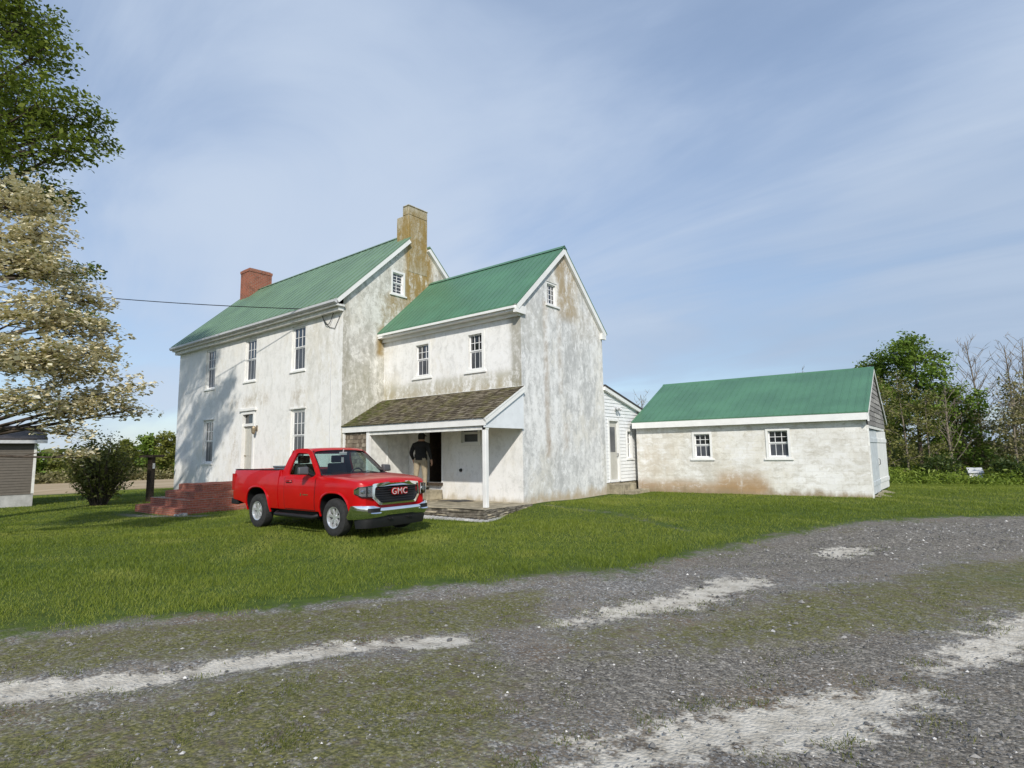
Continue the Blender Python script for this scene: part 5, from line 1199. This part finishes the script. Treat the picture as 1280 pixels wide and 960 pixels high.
bare('bare_tree',13.4,31.6,8.6,'leafless tree at the extreme right edge of the treeline',3,28)
bare('bare_tree',9.6,28.0,5.6,'thin leafless sapling in front of the round green tree',4,20)
bare('bare_tree',.9,33.2,8.0,'leafless tree whose twigs just top the garage roof',5,24)
bare('bare_tree',-10.2,28.5,6.6,'leafless tree showing only its twigs between house and garage',6,22)
# weeds and brush along the right edge (uncountable)
pts=[];var=[]
for k in range(520):
    x=random.uniform(4.5,19); y=22.6+ (x-6)*.32 + random.gauss(0,1.1)+ random.choice((0,0,2.5,5)); h=random.uniform(.2,.75)*(.55+.9*abs(math.sin(x*1.3+y*.7)))+(.3 if y>26 else 0); z=H(x,y); m=int(70*h/.7)
    if abs(x-10.6)<.9 and y<27.5: h*=.45
    q=rng.normal(size=(m,3))*np.array([.30,.30,.0]); q[:,2]=rng.random(m)*h; pts.append(q+np.array([x,y,z])); var.append(np.clip(random.gauss(.5,.2)+rng.normal(size=m)*.15,0,1))
o=leaves('weeds',np.concatenate(pts),.085,M['leaf_weed'],None,.3,.30,np.concatenate(var)); tag(o,'tall green weeds along the far edge of the lawn','weeds',kind='stuff')
pts=[];var=[]
for k in range(420):
    x=random.uniform(1,26); y=31+(x-6)*.25+random.uniform(0,9); h=random.uniform(1.2,3.4); z=H(x,y); m=44
    q=rng.normal(size=(m,3))*np.array([.6,.6,0]); q[:,2]=rng.random(m)**.8*h; pts.append(q+np.array([x,y,z])); var.append(np.clip(random.gauss(.4,.2)+rng.normal(size=m)*.15,0,1))
o=leaves('undergrowth',np.concatenate(pts),.15,M['leaf_olive'],None,.3,.5,np.concatenate(var)); tag(o,'olive undergrowth filling the space behind the right hand trees','undergrowth',kind='stuff')
for i,(x,y,r,lab) in enumerate(((9.0,25.3,.75,'dark rounded bush left of the tiny white shed'),(12.0,25.4,.7,'dark bush just right of the tiny white shed'))):
    z=H(x,y); rt=empty('bush',(x,y,z),0,lab,'bush'); mb=MB(); pts=[]
    for k in range(16):
        a=k*2.4; e=(math.cos(a)*r*.8,math.sin(a)*r*.8,r*random.uniform(.6,1.7)); mb.tube(curve((0,0,0),e,.1,3),[.03,.024,.016,.008],4,cap=False); pts.append(np.array(e)+rng.normal(size=(70,3))*r*.28)
    mb.build('stems',M['bark'],rt,60,recalc=False); leaves('foliage',np.concatenate(pts),.085,M['leaf_dark'],rt,.4,.5)

# far trees beyond the field on the left
GF='trees beyond the tan field on the left'
far=[(-127,14.5,6.6,3.4,'leaf_maple','far green tree just right of the taupe outbuilding'),(-126,19.5,5.0,3.2,'leaf_far','far yellow green tree left of the vase shaped shrub'),(-124,24.5,5.6,3.,'leaf_far','far pale tree hidden behind the vase shaped shrub'),(-121,28.2,7.4,2.7,'leaf_far','far pale tree between shrub and wooden post'),(-118,30.6,8.6,2.6,'leaf_maple','far green tree behind the wooden post'),(-116.5,33.6,8.9,2.6,'leaf_far','far yellow green tree beside the house corner'),(-115,36.8,8.2,2.8,'leaf_maple','far green tree half hidden by the house corner'),(-126,9.5,7.6,3.4,'leaf_maple','far dark green tree behind the taupe outbuilding'),(-122,23,4.2,2.6,'leaf_tan','far low bronze tree at the field edge')]
for i,(x,y,h,rad,lf,lab) in enumerate(far):
    z=H(x,y)-.2; rt=empty('broadleaf_tree' ,(x,y,z),0,lab,'tree',GF)
    tree(rt,(0,0,0),(0,0,h*.9),.18,blobcrown(h,rad,.8,14,1.0,1.7,i+40),M[lf],26,.26,M['bark'],5,.02,.5,.8,spread=.5)
pts=[]
for k in range(300):
    y=random.uniform(4,44); x=-123-(44-y)*.12+random.uniform(-4,6)+ (y-14)*.35; z=H(x,y); m=30; q=rng.normal(size=(m,3))*np.array([1.,1.,0]); q[:,2]=rng.random(m)*random.uniform(.8,2.6); pts.append(q+np.array([x,y,z]))
o=leaves('field_edge_brush',np.concatenate(pts),.3,M['leaf_tan'],None,.3,.5); tag(o,'low brush along the far edge of the tan field','brush',kind='stuff')
# distant woods closing the horizon (one mass)
pts=[]
for k in range(2600):
    a=random.uniform(0,2*math.pi); r=random.uniform(190,240); x=CAM[0]+math.cos(a)*r; y=CAM[1]+math.sin(a)*r; z=H(x,y); m=16
    q=rng.normal(size=(m,3))*np.array([3,3,0]); q[:,2]=rng.random(m)*random.uniform(5,10); pts.append(q+np.array([x,y,z-.3]))
o=leaves('distant_woods',np.concatenate(pts),1.3,M['leaf_olive'],None,.2,.7); tag(o,'distant woods along the horizon','woods',kind='stuff')

# ------------------------------------------------------------------ grass blades and loose stones
def inside_built(x,y):
    m=(x>XL-.05)&(x<XM)&(y>YF-.03)&(y<YB)
    m|=(x>XM-.1)&(x<.36)&(y>-2.33)&(y<YW); m|=(x>-6.2)&(x<.9)&(y>YW)&(y<8.7)
    m|=(x>-14.97)&(x<-11.2)&(y>-5.32)&(y<-1.8)
    c,s=math.cos(.0365),math.sin(.0365); u=(x-8.026)*c+(y-7.437)*s; w=-(x-8.026)*s+(y-7.437)*c
    m|=(u>GL-.02)&(u<.05)&(w>-.02)&(w<GD)
    return m
def scatter(n,r0,r1,power,half=R(52)):
    u=rng.random(n); e=2-power; r=(r0**e+u*(r1**e-r0**e))**(1/e)
    a=math.atan2(.775,-.621)+rng.uniform(-half,half,n); return CAM[0]+np.cos(a)*r, CAM[1]+np.sin(a)*r, r
def blades(n, r0,r1,power,keep,length,width,name,mat,label,tall=None):
    x,y,r=scatter(n,r0,r1,power); mkk=masks(x,y); p=keep(mkk,x,y,r); ok=(rng.random(n)<p)&~inside_built(x,y); x,y,r=x[ok],y[ok],r[ok]; n=len(x); z=hgt(x,y)-.03*np.clip(1-mkk[ok][:,0],0,1)
    big=.5+.5*np.sin(x*2.9+1.7*np.sin(y*2.1))*np.sin(y*3.1+1.6*np.sin(x*1.8)); big=.6*big+.4*(.5+.5*np.sin(x*.9+y*.5)*np.sin(y*1.1-.4*x)); L=length*(.35+.95*big**1.5+.45*rng.random(n)); 
    if tall is not None: L=L*tall(x,y)
    W=width*(.7+.6*rng.random(n))*(1+np.clip((r-8)/14,0,2.2)); a=rng.uniform(0,2*np.pi,n); lean=rng.normal(size=(n,2))*.45
    base=np.stack([x,y,z-.008],-1); side=np.stack([np.cos(a),np.sin(a),0*a],-1)*W[:,None]; tip=base+np.stack([lean[:,0]*L,lean[:,1]*L,L],-1)
    v=np.stack([base-side,base+side,tip],1).reshape(-1,3)
    patch=.5+.28*np.sin(x*.55+.9*np.sin(y*.6))+.22*np.sin(y*.8-.5*x)
    dry=np.clip(np.sin(x*1.3+2.2*np.sin(y*.9))*np.sin(y*1.7+2*np.sin(x*.7))-.42,0,1)*1.5; vr=np.clip(.10+.42*patch+.25*(1-big)+dry*.5+rng.normal(size=n)*.19,0,1); vv=np.stack([vr*.75,vr*.75,np.clip(vr*1.12,0,1)],-1).ravel()
    o=np_mesh(name,v,3,mat,None,vv); tag(o,label,name.replace('_',' '),kind='stuff'); return o
rag=lambda x,y: .5+.5*np.sin(x*3.1+2*np.sin(y*2.7+x))*np.sin(y*3.7+2*np.sin(x*2.2))
blades(900000,5.,46.,1.45,lambda m,x,y,r: np.clip((m[:,0]-.30-.35*rag(x,y))*2.2,0,1)*(m[:,3]<.3),.056,.0036,'grass',M['grass'],'thick green mown grass of the lawn',
       lambda x,y: 1+.5*np.exp(-((x-6.8)**2)/.3)*(y>-8)*(y<-2))
blades(260000,2.6,16.,1.3,lambda m,x,y,r: (m[:,0]<.7)*np.clip(.85*m[:,2]+.5*np.exp(-((m[:,1]-.35)/.2)**2)*(m[:,1]>.02)+.9*np.exp(-((m[:,0]-.25)/.2)**2)-.75*(m[:,1]>.6),0,.9)*np.clip(np.sin(x*5.1+2*np.sin(y*4.3))*np.sin(y*6.1+2*np.sin(x*3.7))*2.2-.15,.02,1)+(m[:,1]>.2)*.004,.026,.0032,'moss_tufts',M['grass_dry'],'short dry grass and moss tufts between the gravel')
n=70000; x,y,r=scatter(n,2.4,18.,1.3); mkk=masks(x,y); ok=(mkk[:,0]<.45)&(rng.random(n)<np.clip(1-.95*mkk[:,1]-.45*mkk[:,2],.03,1)*(.45+.55*gmask(x,y))); x,y=x[ok],y[ok]; n=len(x)
s=np.clip(rng.lognormal(-4.95,.45,n)*(1+np.clip((np.hypot(x-CAM[0],y-CAM[1])-5)/9,0,1)),.004,.034); z=hgt(x,y)-.03+.01*0
oc=np.array([(1,0,0),(0,1,0),(-1,0,0),(0,-1,0),(0,0,.7),(0,0,-.5)],float); fc=[(0,1,4),(1,2,4),(2,3,4),(3,0,4),(1,0,5),(2,1,5),(3,2,5),(0,3,5)]
ang=rng.uniform(0,6.28,n); ca,sa=np.cos(ang)[:,None],np.sin(ang)[:,None]; J=oc[None]*(1+.3*rng.normal(size=(n,6,3)))*s[:,None,None]
J=np.stack([J[...,0]*ca-J[...,1]*sa,J[...,0]*sa+J[...,1]*ca,J[...,2]],-1)+np.stack([x,y,z],-1)[:,None,:]
V_=J[:,np.array(fc).ravel(),:].reshape(-1,3); vr=np.repeat(np.clip(rng.beta(2,3.2,n)+(rng.random(n)<.03)*.6,0,1),24)
o=np_mesh('loose_stones',V_,3,M['stone'],None,vr); tag(o,'loose gravel stones scattered over the driveway','gravel',kind='stuff')

# ------------------------------------------------------------------ sky, sun, camera
w=bpy.data.worlds.new('World'); SC.world=w; w.use_nodes=True; nt=w.node_tree; nt.nodes.clear()
class WN(NT):
    def __init__(s,tree): s.t=tree; s._co=None
W=WN(nt); out=W.n('ShaderNodeOutputWorld'); bg=W.n('ShaderNodeBackground'); sky=W.n('ShaderNodeTexSky'); sky.sky_type='NISHITA'; sky.sun_disc=False
sky.sun_elevation=R(34.2); sky.sun_rotation=math.atan2(SUN.x,SUN.y); sky.air_density=1.0; sky.dust_density=.6; sky.ozone_density=2.2
G=W.n('ShaderNodeTexCoord').outputs['Generated']; W._co=G; dx,dy,dz=W.xyz(G)
den=W.math('ADD',W.math('MAXIMUM',dz,0.),.22); cx=W.n('ShaderNodeCombineXYZ'); W.put(cx.inputs[0],W.math('DIVIDE',dx,den)); W.put(cx.inputs[1],W.math('DIVIDE',dy,den)); cp=cx.outputs[0]
# rotate so streaks run along one wind direction
mp=W.n('ShaderNodeMapping'); W.put(mp.inputs[0],cp); mp.inputs['Rotation'].default_value=(0,0,R(35)); mp.inputs['Scale'].default_value=(.55,1.5,1)
wisp=W.noise(1.1,8,.58,vec=mp.outputs[0],dist=.7); veil=W.noise(.55,4,.5,vec=cp)
cl=W.math('ADD',W.math('ADD',W.math('MULTIPLY',wisp,.34),W.math('MULTIPLY',veil,.62)),W.math('MULTIPLY_ADD',dy,.16,.0))
f=W.ss(cl,.48,.66,.45,.93)
low=W.math('MULTIPLY',W.ss(W.math('SUBTRACT',dy,W.math('MULTIPLY',dz,.55)),.50,.98),W.ss(wisp,.30,.62,1.,.6))
cloudc=W.mix(W.ss(cl,.50,.70),(2.9,3.7,5.1),(3.85,4.5,5.5))
cloudc=W.mix(W.math('MULTIPLY',low,.9),cloudc,(2.25,2.95,4.05))
col=W.mix(f,sky.outputs[0],cloudc)
W.put(bg.inputs[0],col); bg.inputs[1].default_value=.13; nt.links.new(bg.outputs[0],out.inputs[0])
sl=bpy.data.lights.new('sun','SUN'); sl.energy=3.3; sl.angle=R(.9); sl.color=(1.,.94,.84); so=bpy.data.objects.new('sun',sl); COL.objects.link(so); so.rotation_euler=SUN.to_track_quat('Z','Y').to_euler(); so.location=(0,0,60)
cd=bpy.data.cameras.new('camera'); cd.sensor_width=36; cd.lens=721.767/1280*36; cd.clip_start=.05; cd.clip_end=3000
co=bpy.data.objects.new('camera',cd); COL.objects.link(co)
cX=Vector((.77925675,.62652028,-.01520692)); cY=Vector((.08528255,-.08197156,.99297913)); cZ=-Vector((-.62087503,.77508258,.11730814))
co.matrix_world=Matrix(((cX.x,cY.x,cZ.x,10.746),(cX.y,cY.y,cZ.y,-13.889),(cX.z,cY.z,cZ.z,1.6),(0,0,0,1)))
SC.camera=co
vs=SC.view_settings; vs.view_transform='Standard'; vs.look='None'; vs.gamma=1; vs.exposure=0.22; vs.use_curve_mapping=False
SC.render.film_transparent=False
SC.cycles.max_bounces=6; SC.cycles.transparent_max_bounces=8
